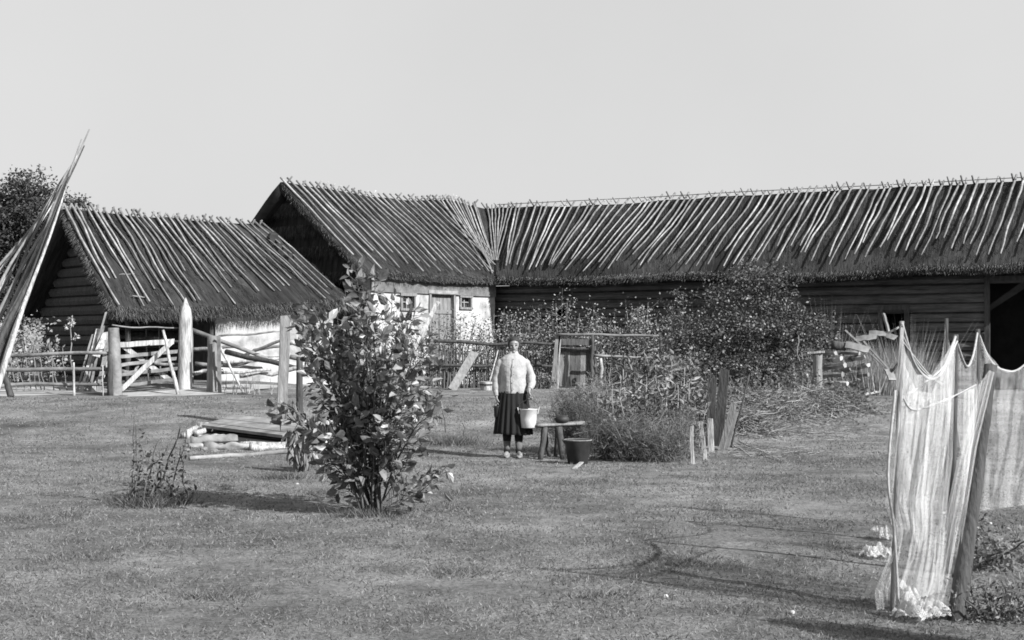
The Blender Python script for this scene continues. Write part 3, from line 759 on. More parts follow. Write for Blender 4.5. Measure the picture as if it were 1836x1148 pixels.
# brushwood gate panel between the dark post and the well side post
t = root_of('brushwood_gate', GY(450, 28.7), 'light pole frame gate with loose brushwood sticks in front of the whitewashed barn wall', 'gate')
for (x0, y0, x1, y1, r) in [(392, 603, 508, 594, .024), (393, 651, 502, 643, .04), (395, 669, 486, 663, .035)]:
    mb = MB(); stick(mb, P(x0, y0, 28.7), P(x1, y1, 28.9), r, r * .85, 7, .02); mb.build('rail', 'palewood' if y0 > 610 else 'pole', t, smooth=True)
mb = MB(); mb.board(GY(394, 28.6), P(392, 602, 28.6), .075, .05, V((1, 0, 0))); mb.build('stile', 'pole', t)
mb = MB(); stick(mb, P(394, 620, 28.65), GY(433, 28.4) + V((0, 0, .08)), .03, .02, 6, .02); mb.build('brace', 'palewood', t, smooth=True)
mb = MB()
for i in range(34):
    x = random.uniform(400, 512); g = GY(x, random.uniform(28.2, 28.7)); hh = random.uniform(.12, .5); dx = random.uniform(-.28, .12)
    stick(mb, g, g + V((dx * hh * 1.6, .1, hh)), .008, .004, 3, .02, 4)
mb.build('brushwood', 'pole', t)
# slanting beams
for (a, Ya, b, Yb, r, m, lb_) in [((338, 590), 29.9, (478, 643), 29.3, .055, 'pole', 'long pole slanting down from the pointed post behind the brushwood gate'),
                              ((405, 631), 28.2, (565, 668), 27.3, .06, 'darkwood', 'dark thick pole slanting across the front of the brushwood gate'),
                              ((432, 640), 29.6, (512, 607), 29.3, .04, 'wood', 'grey pole rising to the right behind the brushwood gate'),
                              ((455, 628), 30, (560, 612), 30, .035, 'pole', 'thin level pole against the whitewashed wall behind the gate')]:
    mb = MB(); stick(mb, P(*a, Ya), P(*b, Yb), r, r * .8, 8, .03); one('slanting_pole', lb_, 'pole', mb, m)
for i, (x0, y0, x1, y1, Y) in enumerate([(345, 627, 420, 622, 31.2), (400, 655, 505, 640, 30.6), (520, 640, 620, 650, 27), (505, 665, 600, 648, 28), (350, 652, 470, 660, 30.8), (430, 675, 520, 662, 29.8), (345, 670, 400, 664, 30.4), (250, 650, 330, 655, 30.9), (215, 665, 300, 668, 30.6), (518, 612, 585, 632, 28.4)]):
    Y -= .8; mb = MB(); stick(mb, P(x0, y0, Y), P(x1, y1, Y), .05, .035, 8, .04)
    one('stacked_pole', ['topmost pole of the heap right of the pointed post', 'long pole in the heap under the slanting dark pole', 'pole half hidden by the big shrub, left of its crown', 'rising pole half hidden by the big shrub below the others', 'dull pole low behind the dark hinge post', 'pole near the ground behind the brushwood gate', 'short lowest pole between the pointed post and dark post', 'upper pole seen through the bars of the barred gate', 'lower pole seen through the bars of the barred gate', 'steep short pole just right of the squared well post'][i], 'pole', mb, random.choice(['pole', 'wood', 'pole_dark', 'palewood']), 'rough poles heaped between the gates and the barn')
# leaning boards by the dark gable
for i, (x0, y0, x1, y1, w, m) in enumerate([(146, 686, 176, 590, .07, 'palewood'), (138, 680, 166, 600, .04, 'pole'), (160, 690, 186, 585, .05, 'pole_dark'), (176, 690, 196, 600, .1, 'wood'), (166, 688, 202, 640, .14, 'palewood'), (152, 686, 190, 560, .035, 'pole')]):
    mb = MB(); a = GY(x0, 28.8); mb.board(a, P(x1, y1, 29.5), w, .03, V((1, 0, 0)), .01, 4, .006)
    one('leaning_board', ['bright narrow board leaning on the dark log gable, its foot second from the left', 'thin pale grey board with the leftmost foot of the boards leaning on the gable', 'dull narrow board in the middle of the boards leaning on the dark gable', 'wide grey board leaning close to the thick gate post', 'shortest and broadest of the boards leaning on the dark gable', 'longest and thinnest strip leaning on the dark log gable'][i], 'board', mb, m, 'boards leaning on the dark log gable', smooth=False)
mb = MB(); mb.board(P(172, 640, 28.9), P(192, 596, 29.3), .15, .03, V((1, 0, -.3)), .05, 2); one('broad_board', 'short broad pale board propped among the leaning slats by the gate post', 'board', mb, 'palewood', smooth=False)

# ------------------------------------------------------------------ plants
def rdir(n, up=.2, spread=1.0):
    d = rng.normal(size=(n, 3)) * spread; d[:, 2] += up; return d
def along(pts, t):
    n = len(pts) - 1; x = min(n - 1e-6, t * n); i = int(x); return V(pts[i]).lerp(V(pts[i + 1]), x - i)
def arc(a, b, lift, n=8, amp=.04):
    a, b = V(a), V(b); m = V((a.x * .72 + b.x * .28, a.y * .72 + b.y * .28, a.z * .35 + b.z * .65)) + V((0, 0, lift)); s = random.uniform(0, 99)
    return [(a * (1 - t) ** 2 + m * 2 * t * (1 - t) + b * t * t) + V((mnoise.noise(V((t * 3, s, 0))), mnoise.noise(V((s, t * 3, 0))), 0)) * amp * t for t in np.linspace(0, 1, n + 1)]
# the big broad-leaved shrub in the foreground
base = G(668, 922)
tips = [(502, 745), (796, 700), (775, 630), (748, 550), (634, 480), (636, 486), (668, 492), (655, 515), (560, 545), (540, 560), (600, 560), (585, 600), (700, 530), (742, 560), (765, 600), (495, 722), (548, 612), (560, 665), (790, 655), (785, 742), (795, 835), (790, 860), (596, 858), (575, 800), (545, 760), (640, 880), (735, 885), (722, 620), (650, 560), (690, 650), (620, 640), (745, 700), (610, 720), (660, 600), (705, 760), (600, 780), (755, 800), (640, 700), (690, 820), (630, 800), (575, 690), (725, 560), (680, 560), (535, 580), (560, 575), (765, 640), (620, 520), (610, 585), (548, 600)]
t = root_of('broad_leaved_shrub', base, 'big bushy shrub with broad glossy leaves standing alone on the grass in front', 'shrub')
st, lv, dv, Ls = MB(), [], [], []
for i, (px, py) in enumerate(tips):
    Yt = base.y + random.uniform(-.85, .85); tip = P(px, py, Yt); b = base + V((random.uniform(-.09, .09), random.uniform(-.07, .07), -.03))
    low = py > 780
    pts = arc(b, tip, -.1 if low else random.uniform(.0, .15), 12, .1); Lp = (tip - b).length
    r = .013 if not low else .008
    st.tube(pts, [r * (1 - .8 * k / 12) for k in range(13)], 6)
    n = int(Lp * (33 if py > 560 else 15))
    for k in range(n):
        f0 = .27 if not low else .42; tt = f0 + (1 - f0) * (k + random.random()) / n; q = along(pts, tt); dd = (along(pts, min(1, tt + .05)) - along(pts, tt - .05)).normalized()
        tw = V((random.gauss(0, 1), random.gauss(0, 1), random.gauss(0, .6))); tw = (tw - dd * tw.dot(dd)).normalized() * .8 + dd * .6
        tl = random.uniform(.02, .24) * (1.25 - tt * .8); e = q + tw * tl
        if tl > .06: st.tube([q, e], [.004, .002], 4, cap=False)
        for _ in range(random.choice([1, 1, 2])):
            lv.append(e); dv.append(tw + V((random.gauss(0, .5), random.gauss(0, .5), random.gauss(-.1, .55)))); Ls.append(random.uniform(.065, .14))
st.build('stems', 'bark', t, smooth=True)
fo = MB(); Ls = np.array(Ls); fo.leaves(np.array(lv), np.array(dv), Ls, Ls * rng.uniform(.42, .62, len(Ls)), .18, .16); fo.build('leaves', 'leaf', t)
print('shrub leaves', len(lv))

def bush(name, label, cat, b, w, h, n, m, L=(.05, .1), W=.5, stems=7, group=None, stem_m='bark', up=.3, dense_low=False, depth=None):
    t = root_of(name, b, label, cat, group); st = MB(); lv, dv = [], []
    dp = depth or w
    for i in range(stems):
        a = random.uniform(0, 2 * math.pi); rr = random.uniform(.2, 1); tip = b + V((math.cos(a) * w / 2 * rr, math.sin(a) * dp / 2 * rr, h * random.uniform(.45, 1.2) * (1.05 - .25 * rr)))
        pts = arc(b + V((math.cos(a), math.sin(a), 0)) * min(w, dp) * .2 * rr - V((0, 0, .03)), tip, 0, 7, .08); st.tube(pts, [max(.004, .012 * (1 - .1 * k)) for k in range(8)], 5)
        for k in range(n // stems):
            tt = random.random() ** (1.3 if dense_low else .7); q = along(pts, .08 + .92 * tt); s = w * .11; lv.append(q + V((random.gauss(0, s), random.gauss(0, s), random.gauss(0, s * .8)))); dv.append(V((random.gauss(0, 1), random.gauss(0, 1), random.gauss(up, .8))))
    lv = np.array(lv); lv[:, 2] = np.maximum(lv[:, 2], b.z + .01)
    st.build('stems', stem_m, t, smooth=True); fo = MB(); Ls = rng.uniform(L[0], L[1], len(lv))
    if W < .2:
        fo.blades(lv, np.array(dv), Ls, .007)
    elif L[1] > .09: fo.leaves(lv, np.array(dv), Ls, Ls * W)
    else: fo.rhomb(lv, np.array(dv), Ls, Ls * W)
    fo.build('leaves', m, t); return t
def grassy(name, label, cat, b, w, h, n, m, group=None, depth=None, lean=.25, bw=.012):
    """a tuft of upright thin stalks"""
    t = root_of(name, b, label, cat, group); mb = MB(); x = rng.normal(size=n) * w / 3.2; y = rng.normal(size=n) * (depth or w) / 3.2
    z = np.array([gz(b.x + i, b.y + j) for i, j in zip(x, y)]); base = np.stack([b.x + x, b.y + y, z], 1)
    d = rng.normal(size=(n, 3)) * lean; d[:, 2] = 1; d[:, 0] += x / w * .6; mb.blades(base, d, h * rng.uniform(.35, 1, n), bw); mb.build('stalks', m, t); t['kind'] = 'thing'; return t
def tree(name, label, b, trunk_h, blobs, nleaf, m, Lf, tr=.12, group=None, leaning=(0, 0), clump=.18):
    t = root_of(name, b, label, 'tree', group); tk = MB(); top = b + V((leaning[0], leaning[1], trunk_h))
    knobby(tk, b - V((0, 0, .1)), top, tr, tr * .75, 8, 10, .1)
    tot = sum(r[0] * r[1] * r[2] for c, r in blobs); lv, dv = [], []
    for c, r in blobs:
        c = V(c); pts = arc(top - V((0, 0, .1)), c + V((0, 0, r[2] * .3)), .1, 7, .15); tk.tube(pts, [max(.01, tr * .5 * (1 - k / 8)) for k in range(8)], 6)
        k_ = max(3, int(nleaf * r[0] * r[1] * r[2] / tot / 26))
        for _ in range(k_):
            v = V((random.gauss(0, 1), random.gauss(0, 1), random.gauss(0, 1))).normalized() * random.uniform(.35, 1.22); q = c + V((v.x * r[0], v.y * r[1], v.z * r[2]))
            if random.random() < .35: tk.tube([c.lerp(q, .2), c.lerp(q, .6) + V((0, 0, .04)), q], [.014 * tr * 8, .009 * tr * 8, .004], 4, cap=False)
            s = clump * random.uniform(.6, 1.4)
            for _ in range(26): lv.append((q.x + random.gauss(0, s), q.y + random.gauss(0, s), q.z + random.gauss(0, s * .8))); dv.append((random.gauss(v.x, 1), random.gauss(v.y, 1), random.gauss(-.1, .8)))
    tk.build('trunk', 'bark', t, smooth=True); lv = np.array(lv); lv[:, 2] = np.maximum(lv[:, 2], b.z + .05)
    fo = MB(); Ls = rng.uniform(Lf[0], Lf[1], len(lv)); fo.rhomb(lv, np.array(dv), Ls, Ls * .55); fo.build('crown', m, t); return t
# fruit tree in front of the log barn
def cpx(px, py, Y, rx, ry=None, rz=None): return (P(px, py, Y), (rx, ry or rx, rz or rx))
b = GY(1372, 29)
tree('fruit_tree', 'spreading dark fruit tree with small glossy leaves in front of the log barn', b, .8,
     [cpx(1350, 500, 29, .55, .5, .42), cpx(1300, 545, 29, .5, .5, .35), cpx(1385, 555, 29, .6, .6, .45), cpx(1340, 600, 28.7, .8, .7, .45), cpx(1270, 600, 28.8, .6, .6, .42), cpx(1220, 605, 29, .42, .4, .35), cpx(1425, 600, 28.9, .65, .6, .4),
      cpx(1465, 615, 29.2, .4, .5, .25), cpx(1255, 655, 28.6, .62, .6, .3), cpx(1330, 650, 28.5, .75, .7, .32), cpx(1410, 650, 28.8, .6, .6, .3), cpx(1390, 500, 29.3, .32, .3, .32), cpx(1290, 520, 29, .2, .2, .25), cpx(1440, 575, 29.2, .4, .4, .25), cpx(1200, 570, 29, .3, .3, .3), cpx(1490, 640, 29, .35, .4, .3), cpx(1235, 530, 29, .22, .2, .22), cpx(1480, 580, 29, .25, .3, .2), cpx(1215, 690, 28.4, .4, .4, .3)],
     17000, 'appleleaf', (.045, .095), .1, clump=.12)
# distant trees at the far left
b = V((-26.5, 72, gz(-26.5, 72)))
tree('round_crowned_tree', 'round dense tree rising behind the bundle of long poles', b, 3.5, [cpx(50, 370, 72, 1.6, 1.6, 1.7), cpx(30, 420, 72, 1.6, 1.5, 1.4), cpx(72, 400, 71, .9, 1, 1.3), cpx(45, 330, 72, .8, .8, .5), cpx(-30, 400, 73, 2, 2, 2), cpx(20, 480, 72, 2, 1.6, 1.5), cpx(80, 460, 72, 1, 1.2, 1.2), cpx(-20, 540, 72, 2, 2, 1.5), cpx(60, 540, 72, 1.6, 1.6, 1.5)], 42000, 'farleaf', (.11, .24), .28, clump=.24)
b = V((-24.4, 78, gz(-24.4, 78)))
tree('small_topped_tree', 'small bushy treetop peeping over the ridge of the thatched barn', b, 6, [cpx(146, 362, 78, .5, .5, .35), cpx(128, 372, 78, .6, .6, .4), cpx(150, 400, 78, .7, .7, .8), cpx(140, 440, 78, 1.2, 1, 1)], 4500, 'farleaf', (.12, .26), .18, clump=.22)
# small twiggy bush on the left grass
b = G(268, 905)
t = root_of('twiggy_bush', b, 'small straggly bush with bare twigs and a few leaves left of the big shrub', 'bush'); st = MB()
tw = [((236, 892), (212 + 28, 745), .008), ((245, 900), (243, 760), .009), ((250, 900), (285, 790), .012), ((262, 905), (300, 800), .012), ((275, 905), (322, 768), .013), ((300, 900), (334, 772), .009), ((230, 895), (252, 850), .02), ((318, 895), (300, 855), .012), ((290, 905), (286, 810), .008), ((268, 903), (250, 800), .008), ((332, 888), (326, 800), .008), ((255, 905), (268, 812), .008)]
lv, dv = [], []
for (a, e, r) in tw:
    p0 = P(a[0], a[1], b.y + random.uniform(-.15, .15)); p0.z = gz(p0.x, p0.y) - .02; p1 = P(e[0], e[1], b.y + random.uniform(-.2, .2)); pts = wander(p0, p1, 8, .035); st.tube(pts, [r * (1 - .07 * k) for k in range(9)], 5)
    for _ in range(24): q = along(pts, random.uniform(.15, .85)); lv.append(q + V((random.gauss(.02, .04), random.gauss(0, .05), random.gauss(0, .03)))); dv.append(V((random.gauss(0, 1), random.gauss(0, 1), random.gauss(-.2, .7))))
st.build('stems', 'bark', t, smooth=True); fo = MB(); Ls = rng.uniform(.025, .07, len(lv)); fo.leaves(np.array(lv), np.array(dv), Ls, Ls * .6); fo.build('leaves', 'appleleaf', t)
grassy('grass_tuft', 'dark grass tuft growing round the foot of the small twiggy bush', 'grass tuft', G(272, 905), .5, .13, 1500, 'herb', depth=.45, lean=.6, bw=.008)
grassy('grass_tuft', 'sparse grass tuft at the stems of the big broad-leaved shrub', 'grass tuft', G(662, 926), .5, .1, 500, 'weed', depth=.3, lean=.6, bw=.007)
grassy('grass_tuft', 'low dark tuft in the grass just right of the big shrub', 'grass tuft', G(815, 796), .7, .16, 900, 'weed', depth=.5, lean=.6, bw=.01)
for (x, y0, y1, lb_) in [(795, 732, 775, 'crooked twig stuck in the grass to the right of the shrub'), (829, 758, 792, 'short straight twig stuck in the grass near the woman')]:
    mb = MB(); g = G(x + 4, y1); stick(mb, g - V((0, 0, .02)), P(x, y0, g.y), .012, .007, 5, .03, 5); one('twig', lb_, 'twig', mb, 'bark')
# withered drooping plant beside the well
b = G(545, 845); t = root_of('withered_plant', b, 'withered plant with hanging dried leaves between the well and the big shrub', 'plant'); st = MB(); lv, dv, Ls = [], [], []
for k in range(9):
    a = random.uniform(0, 6.28); tip = b + V((math.cos(a) * .2, math.sin(a) * .15, random.uniform(.35, .52))); pts = arc(b + V((math.cos(a) * .05, math.sin(a) * .05, -.02)), tip, .1, 6, .05); st.tube(pts, .013, 5)
    for _ in range(16): q = along(pts, random.uniform(.3, 1)); lv.append(q); dv.append(V((random.gauss(0, .35), random.gauss(0, .35), -1))); Ls.append(random.uniform(.12, .26))
st.build('stems', 'bark', t, smooth=True); fo = MB(); fo.leaves(np.array(lv), np.array(dv), np.array(Ls), np.array(Ls) * .28, .35, .1); fo.build('leaves', 'dryweed', t)
grassy('grass_tuft', 'dark low tuft under the withered plant by the well', 'grass tuft', G(515, 858), .45, .1, 500, 'weed', depth=.3, lean=.6, bw=.008)
# weeds in front of the barn walls
spec = [(905, 545, 'dimweed'), (935, 560, 'dimweed'), (975, 555, 'dimweed'), (1010, 575, 'weed'), (1050, 560, 'dimweed'), (1090, 575, 'weed'), (1130, 550, 'dimweed'), (1165, 560, 'dimweed'), (1200, 555, 'dimweed'), (1235, 565, 'weed'), (870, 560, 'weed'), (842, 580, 'dimweed'), (808, 590, 'dimweed'), (1270, 570, 'dimweed'), (700, 575, 'weed'), (735, 562, 'weed'), (770, 580, 'dimweed'), (790, 570, 'weed'), (822, 562, 'weed'), (668, 585, 'weed'), (1220, 535, 'dimweed'), (1110, 535, 'dimweed'), (1000, 540, 'dimweed'), (925, 575, 'dimweed'), (1070, 552, 'dimweed'), (1150, 565, 'dimweed')]
for i, (px, py, m) in enumerate(spec):
    Y = random.uniform(33.5, 34.6) if px > 860 else random.uniform(33.6, 34); b = GY(px, Y); h = P(px, py, Y).z - b.z
    bush('tall_weed', 'tall tangled weed behind the garden fence, %s from the left along the barn wall' % ORD[sorted([q[0] for q in spec]).index(px)], 'weed', b, 1.25, h, 620, m, (.05, .085), .5, 9, 'tall weeds behind the garden fence', 'dimweed_stem', .2, depth=.8)
for i, (px, py) in enumerate([(905, 590), (960, 580), (1040, 590), (1100, 585), (1150, 585), (1205, 590), (860, 612)]):
    Y = 33.9; b = GY(px, Y); h = P(px, py, Y).z - b.z
    bush('leafy_weed', 'leafy weed pushing up over the garden fence, %s from the left' % ORD[(i + 1) % 7], 'weed', b, 1.2, h, 560, 'weed', (.05, .088), .6, 8, 'leafy weeds over the garden fence', depth=.7)
for i in range(25):
    px = (870 + i * 25 if i < 16 else 655 + (i - 16) * 24) + random.uniform(-8, 8); Y = random.uniform(34, 35.2); b = GY(px, Y); top = P(px + random.uniform(-6, 6), random.uniform(525, 585), Y); mb = MB(); pts = wander(b, top, 9, .06); mb.tube(pts, [.014 * (1 - .08 * k) for k in range(10)], 5)
    for _ in range(7):
        q = along(pts, random.uniform(.45, .97)); s = random.choice([-1, 1]); mb.tube([q, q + V((s * random.uniform(.12, .4), random.gauss(0, .1), random.uniform(.02, .25)))], [.006, .003], 4)
    one('bare_stalk', 'thin bare branching stalk before the barn walls, %s from the left' % ORD[(i + 9) % 25], 'stalk', mb, 'dryweed' if i % 3 == 0 else 'dimweed', 'bare stalks against the barn wall')
# garden fence of upright brushwood, in two runs, with a plank gate between
def wattle(label, x0, x1, ytop, rails, Y):
    t = root_of('garden_fence', GY((x0 + x1) / 2, Y), label, 'fence'); mb = MB(); x = x0
    while x < x1:
        g = GY(x, Y + random.uniform(-.05, .05)); top = P(x + random.uniform(-3, 3), ytop + random.uniform(-5, 12), Y); top.z = max(top.z, g.z + .4); stick(mb, g, top, random.uniform(.012, .026), .01, 3, .02, 5); x += random.uniform(2.2, 4.6)
    mb.build('pickets', 'wood_mix', t)
    for (ra, rb, r, m) in rails:
        mb = MB(); stick(mb, P(x0 - 4, ra, Y - .1), P(x1 + 4, rb, Y - .1), r, r * .8, 14, .05, 7); mb.build('rail', m, t, smooth=True)
    return t
wattle('dark brushwood picket fence running from the big shrub to the plank gate', 770, 993, 622, [(611, 618, .045, 'darkwood'), (655, 657, .04, 'darkwood')], 33.0)
wattle('dark brushwood picket fence between the plank gate and the fruit tree', 1100, 1260, 648, [], 32.6)
t = root_of('pole_railing', GY(1110, 32.4), 'pale horizontal pole rails on thin posts right of the plank gate', 'fence')
for (x0, y0, x1, y1, r, m) in [(1062, 638, 1150, 641, .035, 'pole'), (1145, 641, 1215, 640, .03, 'pole_dark'), (1000, 600, 1185, 603, .035, 'pole_dark')]:
    mb = MB(); stick(mb, P(x0, y0, 32.4), P(x1, y1, 32.4), r, r * .9, 10, .04); mb.build('rail', m, t, smooth=True)
for (xb, xt, yt, r, m) in [(1079, 1077, 643, .05, 'palewood'), (1140, 1127, 642, .035, 'pole'), (1071, 1066, 640, .05, 'darkwood'), (1185, 1184, 600, .05, 'darkwood'), (1062, 1062, 600, .05, 'darkwood')]:
    mb = MB(); stick(mb, GY(xb, 32.3), P(xt, yt, 32.3), r, r * .7, 6, .02); mb.build('post', m, t, smooth=True)
# plank garden gate
t = root_of('garden_gate', GY(1035, 32.8), 'closed dark plank gate in the middle of the garden fence', 'gate')
for i in range(7):
    x = 1007 + i * 9.4; mb = MB(); a, b = P(x, 700, 32.8), P(x + 1, 622 + random.uniform(-2, 3), 32.8); a.z = gz(a.x, a.y) + .03; mb.board(a, b, .122, .03 + .004 * (i % 2), V((1, 0, 0)), random.uniform(-.01, .01)); mb.build('plank', random.choice(['gateplank', 'gateplank', 'wood']), t)
M_g = None
for (y, m) in [(613, 'gateplank'), (627, 'darkwood')]:
    mb = MB(); mb.board(P(1001, y, 32.75), P(1064, y + 1, 32.75), .15 if y == 613 else .09, .035, V((0, 0, 1))); mb.build('crossbar', m, t)
mb = MB(); mb.board(GY(1064, 32.7), P(1063, 606, 32.7), .05, .05, V((1, 0, 0))); mb.build('stile', 'pole', t)
for (xb, xt, yt, w, lb_) in [(992, 1001, 600, .12, 'tall split grey post at the left of the plank gate, leaning slightly'), (1000, 1004, 599, .06, 'thin pale post set close behind the split gate post')]:
    mb = MB(); mb.board(GY(xb, 32.5) , P(xt, yt, 32.5), w, .06, V((1, 0, 0)), .03, 4, .008); one('split_post', lb_, 'post', mb, 'palewood' if w < .1 else 'wood', smooth=False)
for i in range(9):
    x = random.uniform(1010, 1100); mb = MB(); g = GY(x, 31.6); stick(mb, g + V((0, 0, .03)), g + V((random.uniform(.3, .9), random.uniform(-.2, .2), random.uniform(.02, .14))), .018, .01, 4, .04, 5); one('fallen_branch', 'pale broken branch lying on the ground before the plank gate', 'branch', mb, 'palewood', 'broken branches before the plank gate')
for (px, w) in [(960, .7), (985, .5), (940, .4), (1130, .8), (880, .5)]:
    b = GY(px, 32.2); bush('low_weed', ['low weed at the fence foot just left of the split gate post', 'low weed touching the left side of the plank gate', 'low weed right beside the woman at the fence foot', 'low weed right of the plank gate under the pole rail', 'low weed at the fence foot behind the shaded arm of the woman'][[960, 985, 940, 1130, 880].index(px)], 'weed', b, w, .4, 200, 'weed', (.05, .088), .6, 5, 'low weeds at the foot of the garden fence')
mb = MB(); mb.board(GY(810, 31.3), P(851, 632, 31.9), .2, .045, V((1, 0, -.5)), .02, 4); one('leaning_plank', 'broad grey plank leaning on the garden fence left of the woman', 'plank', mb, 'wood', smooth=False)
mb = MB(); a = P(785, 541, 26); d = (P(735, 645, 25.4) - a).normalized()
e = a.copy()
while e.z > gz(e.x, e.y): e += d * .05
mb.board(e, a, .08, .03, V((1, 0, 0)), 0, 6, .008); one('long_white_board', 'long narrow white board slanting upward behind the big shrub', 'board', mb, 'palewood', smooth=False)
# pale box and scythe handle behind the woman
t = root_of('pale_tub', GY(872, 31.2), 'small pale wooden tub standing by the fence behind the woman', 'tub'); b = GY(872, 31.2)
mb = MB(); mb.loft([[b + V((r * math.cos(a), r * math.sin(a), z)) for a in np.linspace(0, 2 * math.pi, 16, endpoint=False)] for r, z in ((.13, 0), (.16, .2), (.14, .2), (.12, .03))]); mb.build('tub_body', 'palewood', t, smooth=False)
mb = MB(); mb.loft([[b + V((r * math.cos(a), r * math.sin(a), z)) for a in np.linspace(0, 2 * math.pi, 16, endpoint=False)] for r, z in ((.155, .12), (.162, .12), (.165, .15), (.158, .15))]); mb.build('hoop', 'iron', t)
mb = MB(); stick(mb, GY(874, 31.5), P(893, 628, 32.2), .018, .015, 5, .01, 6); one('thin_rod', 'thin pale rod leaning on the garden fence just behind the woman', 'rod', mb, 'palewood')

# ------------------------------------------------------------------ the well
b = G(440, 795)
t = root_of('well_cover', b, 'low log-edged well curb with a slanting plank lid over its dark opening', 'well')
def gl(px, py, z): p = G(px, py); return V((p.x, p.y, gz(p.x, p.y) + z))
for (x0, y0, x1, y1, z, r) in [(366, 806, 452, 806, .03, .065), (448, 808, 536, 804, .03, .07), (342, 796, 426, 793, .05, .075), (332, 787, 350, 775, .05, .06), (352, 769, 640, 762, .04, .07), (430, 800, 592, 798, .0, .06), (352, 784, 398, 770, .06, .05), (560, 803, 640, 770, .06, .07), (356, 790, 404, 786, .02, .05), (338, 802, 372, 801, .01, .04)]:
    mb = MB(); a_, b_ = gl(x0, y0, z), gl(x1, y1, z); knobby(mb, a_, b_, r * 1.1, r * .85, 12, 11, .42); mb.build('curb_log', random.choice(['palewood', 'palewood', 'pole']), t, smooth=True)
mb = MB(); c = [gl(360, 797, .02), gl(560, 799, .02), gl(600, 768, .02), gl(370, 770, .02)]; mb.add(c, [(0, 1, 2, 3)]); mb.add([p - V((0, 0, .5)) for p in c], [(0, 1, 2, 3)]); mb.build('shaft_shade', 'dark', t)  # near-black sheets, the darkness down the well painted as colour
l0, l1, l2, l3 = G(362, 779) + V((0, 0, .15)), G(521, 798) + V((0, 0, .13)), G(572, 778) + V((0, 0, .17)), G(420, 765) + V((0, 0, .2))
ld = MB()
for i in range(5):
    s0, s1 = i / 5 + .006, (i + 1) / 5 - .006; q = [l0.lerp(l3, s0), l1.lerp(l2, s0), l1.lerp(l2, s1), l0.lerp(l3, s1)]; k = .004 * (i % 2)
    ld.add([p + V((0, 0, k)) for p in q] + [p - V((0, 0, .045)) for p in q], [(0, 1, 2, 3), (7, 6, 5, 4), (0, 4, 5, 1), (1, 5, 6, 2), (2, 6, 7, 3), (3, 7, 4, 0)])
ld.build('lid', 'pole', t)
g = G(505, 771); mb = MB(); mb.board(g - V((0, 0, .05)), P(512, 566, g.y), .16, .12, V((1, .25, 0)), .01, 5, .008); one('well_post', 'tall squared grey post standing at the back of the well', 'post', mb, 'wood', smooth=False)
g = G(537, 769); mb = MB(); knobby(mb, g - V((0, 0, .05)), P(537, 640, g.y), .06, .05, 7, 10, .08); one('short_post', 'short dark post beside the tall squared well post', 'post', mb, 'darkwood')
mb = MB(); a_, b_ = G(340, 826), G(522, 813); a_.z += .03; b_.z += .03; stick(mb, a_, b_, .03, .035, 8, .02); one('ground_pole', 'straight pale pole lying on the grass in front of the well', 'pole', mb, 'pole')
for i in range(14):
    p = G(random.uniform(335, 560), random.uniform(800, 812)); mb = MB(); mb.ell(p + V((0, 0, .02)), (random.uniform(.03, .08), random.uniform(.03, .06), random.uniform(.02, .045)), 9, 6, .15); one('stone', 'small rough stone lying along the front of the well curb', 'stone', mb, 'stone', 'small stones along the well curb', smooth=False)
#PART4
# ------------------------------------------------------------------ the woman
def px2(pts, k, x): return None
wb = GY(919, 18.2); t = root_of('person', wb, 'woman in a white blouse and dark skirt standing with a pail in her hand', 'person')
def W(x, y, z): return wb + V((x, y, z))
def remesh(o, vox, sm_it=4, disp=0):
    md = o.modifiers.new('r', 'REMESH'); md.mode = 'VOXEL'; md.voxel_size = vox; md.use_smooth_shade = True
    m2 = o.modifiers.new('s', 'SMOOTH'); m2.factor = .5; m2.iterations = sm_it
def ell_ring(cx, cy, z, rx, ry, n=28, pleat=0, k=0, ph=0): return [W(cx + rx * (1 + pleat * math.sin(k * a + ph)) * math.cos(a), cy + ry * (1 + pleat * math.sin(k * a + ph)) * math.sin(a), z) for a in np.linspace(0, 2 * math.pi, n, endpoint=False)]
bd = MB()
bd.loft([ell_ring(.01, .0, z, rx, ry) for z, rx, ry in ((.80, .15, .11), (.9, .165, .12), (1.02, .135, .10), (1.15, .15, .115), (1.25, .15, .095), (1.31, .11, .07), (1.37, .055, .052))])
bd.tube([W(.015, .01, 1.3), W(.02, .0, 1.4), W(.022, -.01, 1.47)], [.06, .05, .05], 12)
bd.ell(W(.022, -.005, 1.535), (.068, .083, .088), 20, 14)                 # skull
bd.ell(W(.02, -.03, 1.475), (.05, .058, .062), 16, 10)                    # jaw
bd.ell(W(.019, -.072, 1.43), (.02, .018, .016), 10, 8)                    # chin
bd.tube([W(.018, -.082, 1.525), W(.017, -.1, 1.5), W(.017, -.104, 1.486)], [.008, .011, .012], 8)  # nose
for s in (-1, 1):
    bd.ell(W(.022 + s * .069, .005, 1.505), (.008, .016, .028), 8, 8)     # ears
    bd.ell(W(.019 + s * .034, -.062, 1.49), (.02, .018, .018), 8, 6)      # cheeks
    bd.ell(W(.019 + s * .03, -.078, 1.537), (.022, .01, .007), 8, 6)      # brow ridges
